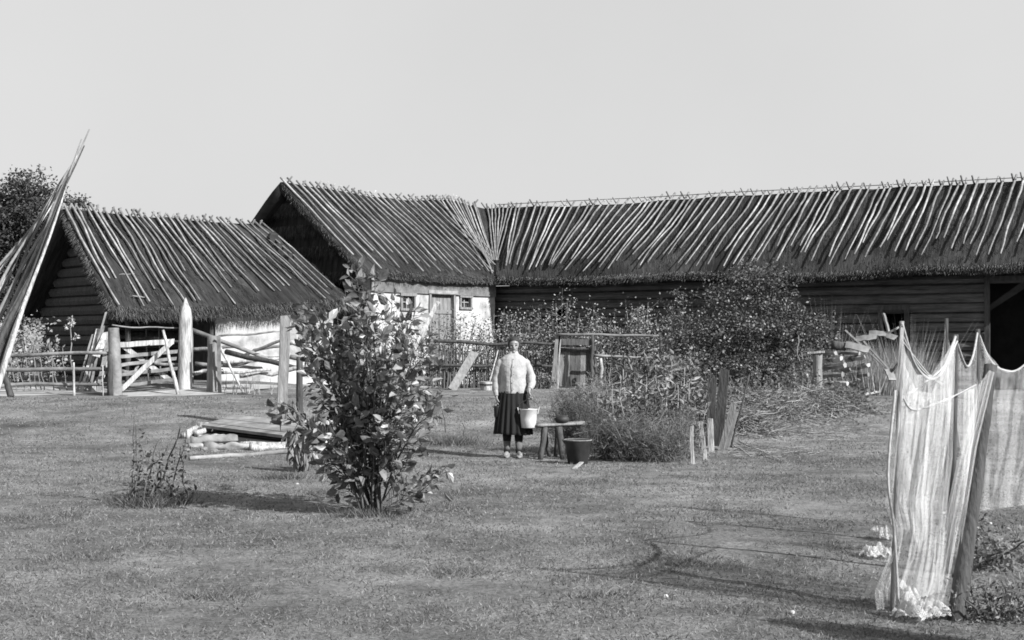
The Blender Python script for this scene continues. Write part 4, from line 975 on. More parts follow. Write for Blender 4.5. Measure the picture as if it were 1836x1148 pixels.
def arm(sh, el, wr, hn, curl, out):
    sh, el, wr, hn = (W(*p) for p in (sh, el, wr, hn))
    bd.tube([sh, sh.lerp(el, .5), el, el.lerp(wr, .35), wr], [.046, .044, .038, .036, .024], 12)
    d = (hn - wr).normalized(); pc = wr + d * .045; sx = V(out)
    sx = (sx - d * sx.dot(d)).normalized(); nn = d.cross(sx)
    bd.loft([[c + sx * w_ * math.cos(a) + nn * h_ * math.sin(a) for a in np.linspace(0, 2 * math.pi, 12, endpoint=False)] for c, w_, h_ in ((wr - d * .01, .024, .018), (wr + d * .03, .034, .016), (wr + d * .075, .04, .014), (wr + d * .09, .036, .011))])
    for i, (o_, L) in enumerate(((-.031, .062), (-.0105, .074), (.0105, .07), (.031, .054))):
        p0 = wr + d * .075 + sx * o_; b1 = (d * math.cos(curl * .5) + nn * math.sin(curl * .5)); b2 = (d * math.cos(curl * 1.4) + nn * math.sin(curl * 1.4)); b3 = (d * math.cos(curl * 2.2) + nn * math.sin(curl * 2.2))
        p1 = p0 + b1 * L * .45; p2 = p1 + b2 * L * .32; p3 = p2 + b3 * L * .25; bd.tube([p0, p1, p2, p3], [.0095, .0092, .0085, .0065], 7)
    th = wr + d * .025 - sx * .028; bd.tube([th, th - sx * .022 + d * .03 + nn * .012, th - sx * .018 + d * .058 + nn * .028], [.012, .0105, .008], 7)
arm((-.15, 0, 1.265), (-.235, .02, 1.06), (-.215, -.03, .82), (-.205, -.045, .73), .45, (0, 1, 0))
arm((.165, 0, 1.265), (.268, .03, 1.08), (.222, -.13, .91), (.222, -.15, .82), 1.0, (0, 1, 0))
for s, x in ((-1, -.075), (1, .085)):
    fy = -.01 if s < 0 else -.04
    bd.tube([W(x * .9 + .005, 0, .84), W(x, .0, .48), W(x, .02, .32), W(x, .01, .1), W(x, 0, .05)], [.085, .058, .056, .036, .036], 14)
    bd.tube([W(x, .03, .045), W(x + s * .015, fy - .06, .04), W(x + s * .025, fy - .14, .03)], [.034, .036, .026], 10)
o = bd.build('body', 'skin', t, smooth=True); remesh(o, .0065, 3)
# face marks, hair
mb = MB()
for s in (-1, 1):
    mb.ell(W(.019 + s * .03, -.08, 1.52), (.016, .007, .0075), 8, 6)  # dark eyes made large, shade of the sockets included in them
mb.build('eyes', 'facedark', t, smooth=True); mb = MB()
for s in (-1, 1): mb.tube([W(.019 + s * .013, -.086, 1.543), W(.019 + s * .03, -.086, 1.548), W(.019 + s * .048, -.074, 1.543)], [.003, .004, .0025], 6)
mb.build('eyebrows', 'facedark', t); mb = MB(); mb.tube([W(-.002, -.083, 1.462), W(.018, -.09, 1.464), W(.039, -.083, 1.462)], [.002, .004, .002], 6); mb.build('mouth', 'facedark', t)
hr = MB(); rings = []
for i in range(13):
    ph = math.pi * i / 12 * .78
    rings.append([W(.022 + .088 * math.sin(ph) * math.cos(a) * (1 + .02 * math.sin(9 * a)), .006 + .096 * math.sin(ph) * math.sin(a) + (.012 if math.sin(a) < -.2 and i > 5 else 0), 1.542 + .1 * math.cos(ph)) for a in np.linspace(0, 2 * math.pi, 26, endpoint=False)])
hv = []
for r_ in rings:
    q = []
    for p in r_:
        l_ = p - wb
        if l_.y < -.035 and l_.z < 1.562: p = wb + V((l_.x, -.035 + (l_.y + .035) * .15, max(l_.z, 1.53)))
        q.append(p)
    hv.append(q)
hr.loft(hv); hr.ell(W(.022, .1, 1.52), (.045, .035, .04), 12, 8, .03); o = hr.build('hair', 'hair', t, smooth=True)
# blouse: loft and full sleeves joined to one cloth
bl = MB()
bl.loft([ell_ring(.008, -.01, z, rx, ry, 30, pl, 7, z * 9) for z, rx, ry, pl in ((.865, .182, .135, .05), (.9, .186, .145, .05), (.98, .178, .145, .035), (1.08, .17, .142, .025), (1.17, .175, .142, .015), (1.26, .182, .125, .0), (1.335, .175, .1, .0), (1.38, .12, .08, 0), (1.405, .075, .066, 0), (1.445, .06, .058, 0))])
def sleeve(pts, rad):
    pts = [W(*p) for p in pts]; n = len(pts) * 4; out, rr = [], []
    for k in range(n + 1):
        tt = k / n; x = tt * (len(pts) - 1); i = min(int(x), len(pts) - 2); f = x - i
        out.append(pts[i].lerp(pts[i + 1], f)); rr.append((rad[i] * (1 - f) + rad[i + 1] * f) * (1 + .06 * math.sin(k * 1.9)))
    bl.tube(out, rr, 16)
sleeve([(-.11, 0, 1.315), (-.165, .0, 1.275), (-.225, .015, 1.08), (-.225, -.01, .92), (-.216, -.03, .83)], [.045, .06, .055, .052, .034])
sleeve([(.125, 0, 1.315), (.182, .0, 1.275), (.255, .03, 1.1), (.262, -.04, 1.0), (.232, -.11, .93)], [.045, .06, .057, .058, .034])
bo = bl.build('blouse', 'blouse', t, smooth=True); remesh(bo, .008, 3)
tx = bpy.data.textures.new('cloth', 'CLOUDS'); tx.noise_scale = .09
md = bo.modifiers.new('d', 'DISPLACE'); md.texture = tx; md.strength = .012; md.mid_level = .5
for i in range(5):
    mb = MB(); z = 1.33 - i * .1; mb.ell(W(.012, {0: -.112, 1: -.15, 2: -.168, 3: -.17, 4: -.168}[i], z), (.007, .005, .007), 8, 6); mb.build('button', 'wood', bo)
mb = MB(); mb.tube([W(.0, -.112, 1.34), W(.0, -.16, 1.22), W(.0, -.172, 1.08), W(.0, -.17, .9)], [.004, .005, .005, .005], 6); mb.build('placket', 'blouse', bo)
# skirt with pleats
sk = MB(); rings = []
for i in range(17):
    f = i / 16; z = .905 - f * .59; rx = .185 + .072 * f ** .8; ry = .135 + .07 * f; rings.append([W(.008 + (rx + (.004 + .014 * f) * math.sin(19 * a + .6 * math.sin(3 * a))) * math.cos(a), -.005 + (ry + (.004 + .014 * f) * math.sin(19 * a + .6 * math.sin(3 * a))) * math.sin(a), z + .008 * math.sin(2 * a) * f) for a in np.linspace(0, 2 * math.pi, 114, endpoint=False)])
sk.loft(rings[::-1]); sk.build('skirt', 'skirt', t, smooth=True)
for s, x in ((-1, -.075), (1, .085)):
    mb = MB(); mb.tube([W(x, .015, .46), W(x, .02, .3), W(x, .018, .22)], [.062, .063, .055], 14); mb.build('hem_shade', 'skirt', t, smooth=True)  # black tube below the hem, the skirt's shade put into its colour
    mb = MB(); mb.tube([W(x, .018, .225), W(x, .012, .13), W(x, .008, .1)], [.053, .044, .043], 14); mb.build('sock', 'stocking', t, smooth=True)
    mb = MB(); mb.tube([W(x, .01, .105), W(x, .012, .06)], [.045, .044], 12); mb.build('ankle_band', 'skirt', t, smooth=True)
    mb = MB(); fy = -.01 if s < 0 else -.03; rr = []
    for k, (yy, w_, h_) in enumerate(((.07, .028, .045), (.04, .038, .065), (-.0, .04, .065), (-.06, .042, .05), (-.12, .04, .042), (-.165, .026, .03), (-.18, .01, .015))):
        cx = x + s * .02 * max(0, -yy) * 6 * .16; rr.append([W(cx + w_ * math.cos(a), yy + fy, .002 + h_ * (.5 + .5 * math.sin(a))) for a in np.linspace(0, 2 * math.pi, 14, endpoint=False)])
    mb.loft(rr); mb.build('shoe', 'shoe', t, smooth=True)
# enamel pail hanging from her hand
pc = W(.215, -.17, 0); t = root_of('pail', pc + V((0, 0, .405)), 'white enamel pail hanging from the hand of the woman in front of her skirt', 'pail')
def ring(c, r, z, n=28, sy=1): return [c + V((r * math.cos(a), r * sy * math.sin(a), z)) for a in np.linspace(0, 2 * math.pi, n, endpoint=False)]
mb = MB(); mb.loft([ring(pc, r, z) for r, z in ((.092, .41), (.098, .415), (.108, .52), (.118, .652), (.124, .656), (.124, .666), (.115, .666), (.112, .652), (.104, .52), (.092, .43), (.01, .425))]); mb.build('pail_body', 'enamel', t, smooth=True)
for s in (-1, 1):
    mb = MB(); mb.board(pc + V((s * .125, 0, .60)), pc + V((s * .145, 0, .685)), .04, .012, V((0, 1, 0))); mb.build('ear', 'enamel', t)
mb = MB(); hp = W(.226, -.15, .80)
mb.tube([pc + V((.142, 0, .67)), pc + V((.12, 0, .73)), hp + V((.035, 0, -.012)), hp + V((-.035, 0, -.012)), pc + V((-.12, 0, .73)), pc + V((-.142, 0, .67))], .0045, 6); mb.build('bail', 'iron', t)
# dark can in the other hand
pc = W(-.205, -.05, 0); t = root_of('dark_can', pc + V((0, 0, .55)), 'small dark can held low in the shaded hand of the woman', 'can')
mb = MB(); mb.loft([ring(pc, r, z) for r, z in ((.04, .55), (.045, .555), (.05, .69), (.052, .70), (.046, .70), (.04, .57))]); mb.build('can_body', 'iron', t, smooth=True)
mb = MB(); mb.tube([pc + V((.05, 0, .69)), pc + V((.03, 0, .735)), pc + V((-.03, 0, .735)), pc + V((-.05, 0, .69))], .004, 6); mb.build('bail', 'iron', t)

# bench with two pairs of splayed legs
b = G(990, 822); t = root_of('bench', b, 'low rough wooden bench with splayed round legs beside the woman', 'bench'); Yb = b.y
zt_ = lambda py: P(0, py, Yb).z
mb = MB(); a_, e_ = P(961, 762, Yb - .02), P(1048, 758, Yb + .25)
rg = []
for i in range(9):
    c = a_.lerp(e_, i / 8); w = .15 * (1 + .1 * mnoise.noise(V((i * .7, 3, 0)))) * (.75 if i in (0,) else 1); h = .038
    rg.append([c + V((0, w * math.cos(q), h * (.55 * math.sin(q) if math.sin(q) > 0 else 1.2 * math.sin(q)))) for q in np.linspace(0, 2 * math.pi, 14, endpoint=False)])
mb.loft(rg); mb.build('seat', 'wood', t, smooth=True)
for (xt, yt, xb, yb, dy, r) in [(977, 766, 969, 826, -.16, .045), (975, 766, 985, 818, .2, .035), (1002, 766, 1010, 824, -.14, .05), (1000, 766, 996, 816, .22, .035)]:
    mb = MB(); p, q = P(xt, yt, Yb + dy * .3), P(xb, yb, Yb + dy); q.z = gz(q.x, q.y) - .01; stick(mb, q, p, r * .8, r, 5, .008, 9); mb.build('leg', 'darkwood', t, smooth=True)
mb = MB(); c = P(1008, 752, Yb + .05); mb.ell(c, (.1, .09, .062), 14, 9, .03); tag(mb.build('kettle_lid', 'iron', smooth=True), 'dark rounded pot lid resting on the end of the bench', 'pot lid')
# dark tub on the ground
b = G(1036, 832); t = root_of('dark_tub', b, 'wide dark metal tub on the ground under the feathery herbs', 'tub'); c = b
mb = MB(); mb.loft([ring(c, r, z, 30) for r, z in ((.11, 0), (.13, .01), (.165, .28), (.178, .30), (.178, .31), (.168, .31), (.16, .28), (.125, .04), (.01, .035))]); mb.build('tub_body', 'iron', t, smooth=True)
mb = MB(); mb.tube([p for p in ring(c, .178, .308, 30)] + [ring(c, .178, .308, 30)[0]], .008, 6, cap=False); mb.build('rim', 'wood', t, smooth=True)
for s in (-1, 1): mb = MB(); mb.tube([c + V((s * .175, -.04, .27)), c + V((s * .2, 0, .31)), c + V((s * .175, .04, .27))], .008, 6); mb.build('handle', 'iron', t)
mb = MB(); a_ = G(1030, 842); mb.board(a_ + V((0, 0, .012)), G(1052, 826) + V((0, 0, .03)), .05, .015, V((1, 0, 0)), .02, 3, .01); one('wood_chip', 'pale chip of wood lying on the grass in front of the dark tub', 'wood chip', mb, 'palewood', smooth=False)

# ------------------------------------------------------------------ flower and herb bed
bed = [(1042, 815, .95, .8, 5200, 'herb', 'feathery dark herb bush leaning over the dark tub and bench', (.05, .13), .1), (1085, 824, .75, .5, 2600, 'herb', 'lower feathery herb just right of the dark tub', (.04, .1), .1),
       (1130, 826, .9, .5, 3000, 'herblight', 'feathery herb in the front of the bed below the pale stalks', (.04, .1), .1), (1182, 828, .9, .46, 2800, 'herblight', 'feathery herb at the front middle of the bed', (.04, .1), .1), (1222, 822, .7, .55, 2200, 'herblight', 'feathery herb at the front right end of the bed by the thin stakes', (.04, .1), .1),
       (1078, 780, .8, .9, 1800, 'dryweed', 'pale dry herb behind the feathery bush in the bed', (.05, .14), .1), (1150, 790, 1.0, .85, 480, 'bedleaf', 'broad-leaved plant in the middle of the bed among the pale stalks', (.07, .15), .5), (1210, 785, 1.0, .9, 480, 'bedleaf', 'broad-leaved plant at the right of the bed before the dark boards', (.07, .14), .5),
       (1120, 755, 1.2, .95, 800, 'herb', 'dark leafy plant at the back left of the bed', (.05, .11), .5), (1185, 745, 1.3, 1.05, 520, 'bedleaf', 'broad-leaved plant at the back middle of the bed', (.07, .15), .5), (1245, 750, 1.1, 1.05, 1000, 'weed', 'leafy plant at the back right of the bed', (.04, .09), .6), (1100, 800, .8, .8, 320, 'bedleaf', 'broad-leaved plant behind the lower feathery herb', (.07, .13), .5), (1225, 800, .7, .75, 300, 'bedleaf', 'broad-leaved plant just behind the thin stakes', (.07, .13), .5), (1262, 780, .6, .7, 500, 'weed', 'small leafy plant between the broad dark board and the bed', (.04, .09), .6), (1170, 806, 1.1, .7, 900, 'herb', 'dark leafy plant half hidden by the front herbs of the bed', (.04, .09), .5)]
for (px, py, w, h, n, m, lb_, L, wd) in bed:
    bush('bed_plant', lb_, 'plant', G(px, py), w, h, n, m, L, wd, 14, 'plants of the flower bed', dense_low=False, up=.9 if wd < .2 else .5)
for i in range(22):
    px = 1075 + i * 9.5; b = G(px + random.uniform(-5, 5), random.uniform(760, 822)); mb = MB(); pts = wander(b, P(px + random.uniform(-14, 14), random.uniform(655, 745), b.y), 8, .06); mb.tube(pts, [.009 * (1 - .07 * k) for k in range(9)], 5)
    for _ in range(6): q = along(pts, random.uniform(.35, .97)); mb.tube([q, q + V((random.gauss(0, .1), random.gauss(0, .1), random.uniform(-.03, .14)))], [.005, .003], 4)
    one('bare_stalk', 'thin bare stem standing in the flower bed, %s from the left' % ORD[i], 'stem', mb, 'dryweed_stem' if i % 2 else 'bark', 'thin bare stems in the flower bed')
for i, (px, pb, pt) in enumerate([(1118, 800, 662), (1112, 790, 700), (1158, 800, 690), (1193, 805, 672), (1215, 800, 690), (1140, 780, 668), (1175, 775, 655), (1236, 790, 680), (1098, 775, 690), (1205, 770, 650), (1228, 765, 660)]):
    b = G(px + random.uniform(-6, 6), pb); tip = P(px, pt, b.y); t = root_of('tall_stalk', b, 'stalk with drooping strap leaves in the flower bed, %s from the left' % ORD[sorted([1118,1112,1158,1193,1215,1140,1175,1236,1098,1205,1228]).index(px)], 'plant', 'tall pale stalks in the flower bed')
    st = MB(); pts = wander(b - V((0, 0, .02)), tip, 9, .03); st.tube(pts, [.014 * (1 - .06 * k) for k in range(10)], 6); st.build('stem', 'dryweed_stem', t, smooth=True)
    fo = MB(); q, d = [], []
    for k in range(26): q.append(along(pts, random.uniform(.3, 1))); a = random.uniform(0, 6.28); d.append(V((math.cos(a), math.sin(a), random.uniform(-.3, .7))))
    Ls = rng.uniform(.08, .24, 26); fo.leaves(np.array(q), np.array(d), Ls, Ls * .22, .3, .45); fo.build('leaves', 'dryweed' if i % 2 else 'weed', t)
for (xb, yb, xt, yt, w, th, m, lb_) in [(1242, 832, 1240, 764, .04, .02, 'palewood', 'thinnest pale stake at the front right corner of the flower bed'), (1265, 824, 1256, 757, .05, .025, 'palewood', 'pale stake leaning slightly left, second from the bed corner'),
        (1275, 812, 1273, 750, .085, .025, 'palewood', 'bright broad pale stake just below the broad dark board'), (1272, 800, 1278, 678, .125, .03, 'darkwood', 'broad dark board with rounded top standing upright by the bed'), (1287, 800, 1299, 662, .14, .035, 'darkwood', 'tallest dark board standing upright right of the flower bed'),
        (1291, 808, 1316, 722, .085, .03, 'wood', 'grey board slanting right at the foot of the tall dark board'), (1300, 808, 1320, 738, .06, .03, 'pole', 'short pale board slanting beside the grey slanting board')]:
    g = G(xb, yb); mb = MB(); mb.board(g - V((0, 0, .05)), P(xt, yt, g.y + .05), w, th, V((1, -.35, 0)), random.uniform(-.015, .015), 4, .004); one('upright_board', lb_, 'board', mb, m, 'boards and stakes at the end of the bed', smooth=False)
g = G(1310, 802); mb = MB(); stick(mb, g - V((0, 0, .03)), P(1344, 672, g.y + .1), .016, .012, 6, .015); one('slanting_stick', 'thin dark stick slanting right beyond the upright boards', 'stick', mb, 'darkwood')
for (x0, y0, x1, y1) in [(1313, 800, 1345, 820), (1325, 795, 1400, 827)]:
    mb = MB(); a_, b_ = G(x0, y0), G(x1, y1); a_.z += .03; b_.z += .015; stick(mb, a_, b_, .01, .007, 5, .02, 5); one('fallen_twig', 'thin pale twig lying on the grass near the upright boards' if x0 < 1320 else 'longer pale twig lying on the straw right of the upright boards', 'twig', mb, 'palewood')
def litter(name, label, px, py, w, dp, n, m='dryweed', L=(.05, .2)):
    c = G(px, py); mb = MB(); x = c.x + rng.normal(size=n) * w / 3; y = c.y + rng.normal(size=n) * dp / 3; z = np.array([gz(a, b) for a, b in zip(x, y)]) + rng.random(n) * .03
    d = rng.normal(size=(n, 3)); d[:, 2] = np.abs(d[:, 2]) * .15; mb.blades(np.stack([x, y, z], 1), d, rng.uniform(L[0], L[1], n), .008); return tag(mb.build(name, m), label, 'straw', kind='stuff')
litter('straw', 'pale scattered straw on the grass right of the upright boards', 1365, 812, 1.0, .9, 900)
litter('straw', 'pale straw spread on the ground round the brush heap', 1400, 772, 2.6, 1.6, 1500)
litter('straw', 'pale straw strewn before the plank gate', 1040, 705, 3.0, 1.2, 700)

# ------------------------------------------------------------------ brush heap, firewood, weeds on the right
def heap(label, px, py, w, h, dp):
    b = G(px, py); t = root_of('brush_heap', b, label, 'brush heap'); mb = MB()
    for _ in range(60):
        x, y = random.gauss(0, w / 4.5), random.gauss(0, dp / 3.6); hh = h * max(.05, 1 - (2 * x / w) ** 2) * max(.1, 1 - (2 * y / dp) ** 2) * random.random(); a = random.uniform(0, 6.28); L = random.uniform(.15, .55)
        p = b + V((x, y, hh + .02)); p.z += gz(p.x, p.y) - b.z; d = V((math.cos(a), math.sin(a) * .6, random.uniform(-.15, .35))); q = p + d * L; q.z = max(q.z, gz(q.x, q.y) + .02); stick(mb, p, q, random.uniform(.006, .014), .004, 4, .05, 5)
    mb.build('branches', 'branch_mix', t); n = 2600; x = rng.normal(size=n) * w / 4; y = rng.normal(size=n) * dp / 4; hh = h * np.clip(1 - (2 * x / w) ** 2, .05, 1) * np.clip(1 - (2 * y / dp) ** 2, .1, 1)
    z = np.array([gz(b.x + i, b.y + j) for i, j in zip(x, y)]) + hh * rng.random(n); d = rng.normal(size=(n, 3)); d[:, 2] = d[:, 2] * .4 + .25
    g = MB(); g.blades(np.stack([b.x + x, b.y + y, z], 1), d, rng.uniform(.05, .2, n), .012); g.build('dry_grass', 'dryweed', t)
    n = 900; k = rng.integers(0, len(x), n); g = MB(); Ls = rng.uniform(.03, .07, n); g.rhomb(np.stack([b.x + x[k] , b.y + y[k], z[k]], 1), rng.normal(size=(n, 3)), Ls, Ls * .5); g.build('dead_leaves', 'weed', t)
heap('heap of dry branches and hay under the fruit tree', 1385, 752, 2.2, .55, 1.4)
heap('heap of pale hay and twigs between the fruit tree and firewood', 1455, 742, 1.6, .5, 1.2)
heap('low heap of grass and twigs right of the other heaps, nearest the net', 1515, 738, 1.1, .42, 1.0)
heap('small heap of pale cut stems below the slanting boards', 1340, 775, .9, .35, .9)
for (px, py, w, h, n, lb_) in [(1425, 722, 1.0, .75, 700, 'leafy weed beside the pale post of the firewood stack'), (1500, 735, 1.1, .5, 700, 'low leafy weed in front of the firewood stack'), (1300, 740, 1.2, .6, 700, 'leafy weed in the shade under the fruit tree'), (1350, 725, 1.1, .5, 600, 'low weed at the trunk foot of the fruit tree')]:
    bush('leafy_weed', lb_, 'weed', G(px, py), w, h, n, 'weed', (.04, .085), .5, 9)
for i, (px, Y, h, w, n) in enumerate([(1420, 31, .95, 1.4, 700), (1460, 31.5, 1.25, 1.3, 700), (1510, 31, 1.2, 1.4, 800), (1550, 30.8, 1.3, 1.2, 800), (1590, 30.5, 1.25, 1.2, 800), (1620, 29.8, 1.1, 1.0, 600), (1565, 28.6, .8, 1.0, 600), (1535, 29, .9, .9, 600), (1440, 32, 1.5, .8, 350)]):
    grassy('tall_grass', 'tall dry weeds before the log barn wall, %s clump from the left' % ORD[sorted([1420,1460,1510,1550,1590,1620,1565,1535,1440]).index(px)], 'tall grass', GY(px, Y), w, h, n, 'dimweed' if i % 3 else 'dryweed', 'tall dry weeds before the log barn', .9, .12, .016)
grassy('tall_grass', 'tallest feathery plume of dry grass standing against the log wall', 'tall grass', GY(1492, 31), .55, 2.3, 170, 'dimweed', None, .4, .1, .014)
grassy('tall_grass', 'feathery clump of tall grass before the dark barn doorway', 'tall grass', GY(1628, 30), .6, 1.9, 200, 'dimweed', None, .4, .13, .014)
b = GY(1466, 27.2); mb = MB(); knobby(mb, b - V((0, 0, .05)), P(1466, 632, 27.2), .1, .09, 9, 12, .1); one('woodpile_post', 'thick pale upright post holding the end of the firewood stack', 'post', mb, 'wood')
mb = MB(); mb.board(P(1448, 633, 27.2), P(1478, 631, 27.1), .1, .04, V((0, 1, 0))); one('post_board', 'short pale board laid flat on top of the firewood post', 'board', mb, 'palewood', smooth=False)
for i, (x0, y0, x1, y1, Y, r) in enumerate([(1478, 688, 1525, 686, 27.6, .085), (1482, 674, 1518, 671, 27.5, .09), (1476, 660, 1522, 657, 27.6, .095), (1484, 646, 1516, 641, 27.5, .09), (1500, 689, 1545, 687, 28.2, .08), (1478, 634, 1505, 632, 27.7, .08), (1520, 645, 1552, 640, 28, .09), (1495, 668, 1530, 664, 28, .09), (1515, 632, 1548, 633, 28.1, .075), (1530, 660, 1562, 655, 28.4, .085), (1525, 674, 1560, 672, 28.4, .085)]):
    mb = MB(); knobby(mb, P(x0 + random.uniform(-8, 4), y0, Y + .3), P(x1 + random.uniform(-8, 6), y1 + random.uniform(-3, 3), Y - .15), r * .75, r * .6, 4, 5, .3); one('firewood_log', 'firewood log in the %s column of the stack, %s' % (('left', ['lowest', 'second from the ground', 'third from the ground', 'fourth from the ground', '', 'topmost'][i]) if i in (0, 1, 2, 3, 5) else ('right', ['lowest', 'fourth from the ground', 'third from the ground and set back', 'topmost', 'third from the ground', 'second from the ground'][[4, 6, 7, 8, 9, 10].index(i)])), 'log', mb, ['birch', 'wood', 'pole'][i % 3], 'firewood logs in the stack', smooth=False)
for (x0, y0, x1, y1, Y, w, m, lb_) in [(1492, 618, 1516, 622, 27.6, .1, 'darkwood', 'short dark log lying on top of the firewood stack'), ]:
    mb = MB(); knobby(mb, P(x0, y0, Y), P(x1, y1, Y), w, w * .9, 6, 10, .1); one('dark_log', lb_, 'log', mb, m)
for (x0, y0, x1, y1, Y, w, m, lb_) in [(1516, 618, 1558, 628, 27.5, .15, 'pole', 'broad sunlit slab tilted on top of the firewood stack'), (1535, 608, 1572, 604, 28.2, .12, 'pole', 'pale narrow slab lying above the firewood stack'), (1558, 597, 1590, 599, 28.4, .11, 'pole', 'pale slab lying crosswise near the net on the weeds'),
        (1588, 600, 1606, 607, 28.3, .12, 'pole', 'small bright slab at the right end of the top boards'), (1584, 562, 1594, 597, 28.4, .09, 'pole', 'short pale board standing upright above the woodpile'), (1591, 598, 1610, 588, 28.1, .07, 'pole', 'short pale stick pointing up to the right above the woodpile'),
        (1548, 612, 1606, 676, 27.6, .06, 'wood', 'upper grey pole sloping down to the right behind the net'), (1515, 592, 1602, 672, 27.8, .05, 'wood', 'long thin grey pole sloping down to the right across the weeds'), (1594, 672, 1612, 650, 27.2, .06, 'darkwood', 'short dark stick crossing the sloping poles'), (1592, 662, 1600, 682, 27.2, .16, 'pole', 'small pale board end propped under the sloping poles')]:
    mb = MB(); mb.board(P(x0, y0, Y), P(x1, y1, Y - .1), w, .035, V((0, .5, 1)) if w > .08 else V((0, 1, 0)), .02, 5, .01); one('loose_board', lb_, 'board', mb, m, smooth=False)
for (x0, y0, x1, y1, r, m, lb_) in [(1548, 708, 1608, 692, .04, 'wood', 'grey pole lying on the ground left of the net'), (1552, 712, 1606, 703, .03, 'palewood', 'thin pale pole on the ground below the grey one'), (1560, 700, 1600, 690, .035, 'pole', 'short pole lying behind the other two near the net')]:
    mb = MB(); a_, b_ = G(x0, y0), G(x1, y1); a_.z += .05; b_.z += .12; stick(mb, a_, b_, r, r, 6, .03); one('lying_pole', lb_, 'pole', mb, m)
mb = MB(); a_ = G(1592, 704); mb.board(a_ + V((0, 0, .07)), a_ + V((.4, 0, .07)), .2, .1, V((0, 1, 0)), .02, 3, .01); one('pale_block', 'pale wooden block lying on the ground beside the net', 'block', mb, 'palewood', smooth=False)
for i, (xb, xt, yt) in enumerate([(1446, 1430, 600), (1452, 1436, 630), (1440, 1428, 655)]):
    b = GY(xb, 27.4); mb = MB(); pts = wander(b, P(xt, yt, 27.4), 8, .06); mb.tube(pts, [.018 * (1 - .07 * k) for k in range(9)], 6); one('dead_stem', ['tallest crooked bare stem right of the fruit tree', 'second tallest crooked bare stem right of the fruit tree', 'shortest crooked bare stem right of the fruit tree'][[1446,1452,1440].index(xb)], 'stem', mb, 'pole', 'crooked bare stems beside the fruit tree')
for (px, py, w, lb_) in [(1020, 866, .9, 'patch of taller grass left of the bottom centre below the bench'), (150, 1000, .5, 'small grass clump at the lower left'), (585, 884, .35, 'small grass clump left of the shrub stems'), (820, 1030, .45, 'small grass clump on the lawn below the shrub'), (1240, 1010, .6, 'darker grass clump among the net shadows'), (1090, 1070, .4, 'grass clump near the bottom edge, nearest the centre'), (400, 1070, .5, 'grass clump near the bottom edge at the left'), (60, 930, .7, 'low grass clump at the left edge level with the shrub foot')]:
    grassy('grass_clump', lb_, 'grass clump', G(px, py), w, .045, int(900 * w), 'grassblade', None, w * .6, .8, .006)
# dark sapling and flowers before the dark gable
b = GY(30, 30.5); bush('shade_bush', 'dim leafy bush in the shade behind the bundle of long poles', 'bush', b, 1.5, 1.5, 900, 'dimweed', (.06, .12), .6, 9)
b = GY(90, 30.2); bush('shade_bush', 'dim bush in front of the dark log gable', 'bush', b, .9, .8, 500, 'dimweed', (.06, .12), .6, 7)
b = GY(132, 29.3); t = root_of('tall_flower', b, 'tall flower with pale heads against the dark log gable', 'flower'); st = MB(); pts = wander(b, P(126, 578, 29.3), 9, .04); st.tube(pts, .012, 5); st.build('stem', 'pole', t); fo = MB()
q = [P(127, 572, 29.3), P(128, 580, 29.3), P(122, 588, 29.3), P(136, 604, 29.3)]
for c in q: fo.leaves(np.array([c] * 14) , rdir(14, .1), .1, .05)
fo.build('petals', 'palewood', t)
for i in range(9):
    x = [22, 36, 48, 58, 70, 88, 100, 66, 112][i]; g = GY(x + 8, 28.9); mb = MB(); stick(mb, g, P(x - random.uniform(-2, 14), random.uniform(600, 650), 29.2), .014, .007, 6, .04, 5); one('thin_sapling', 'thin leaning sapling stick behind the rail fence, %s from the left' % ORD[sorted([22, 36, 48, 58, 70, 88, 100, 66, 112]).index(x)], 'stick', mb, 'dimpole', 'thin sticks leaning behind the rail fence')

# ------------------------------------------------------------------ drying nets on poles
def npole(label, xb, Yb_, xt, yt, Yt, r0, r1, m='netpole', group=None):
    mb = MB(); g = GY(xb, Yb_); knobby(mb, g - V((0, 0, .06)), P(xt, yt, Yt), r0, r1, 14, 10, .1); one('net_pole', label, 'pole', mb, m, group)
npole('leftmost thin pole carrying the near end of the drying net', 1600, 7.62, 1617, 576, 7.6, .016, .013, 'wood')
npole('thin crooked pole farthest back among the net poles', 1697, 11, 1697, 571, 11, .024, .016)
npole('thick dark net pole between the two draped sheets of net', 1703, 8.95, 1713, 600, 8.9, .028, .022)
npole('upright net pole behind the stout slanting one', 1748, 10, 1753, 590, 10, .026, .018)
npole('stout dark slanting pole nearest the camera, wrapped in net', 1712, 7.35, 1776, 655, 7.7, .052, .036)
npole('short pole hung with bunched net just outside the yard corner', 1985, 6.3, 1975, 760, 6.3, .03, .02)
def interp(tab, v):
    if v <= tab[0][0]: return tab[0][1]
    for (a, x), (b, y) in zip(tab, tab[1:]):
        if v <= b: return x + (y - x) * (v - a) / (b - a)
    return tab[-1][1]
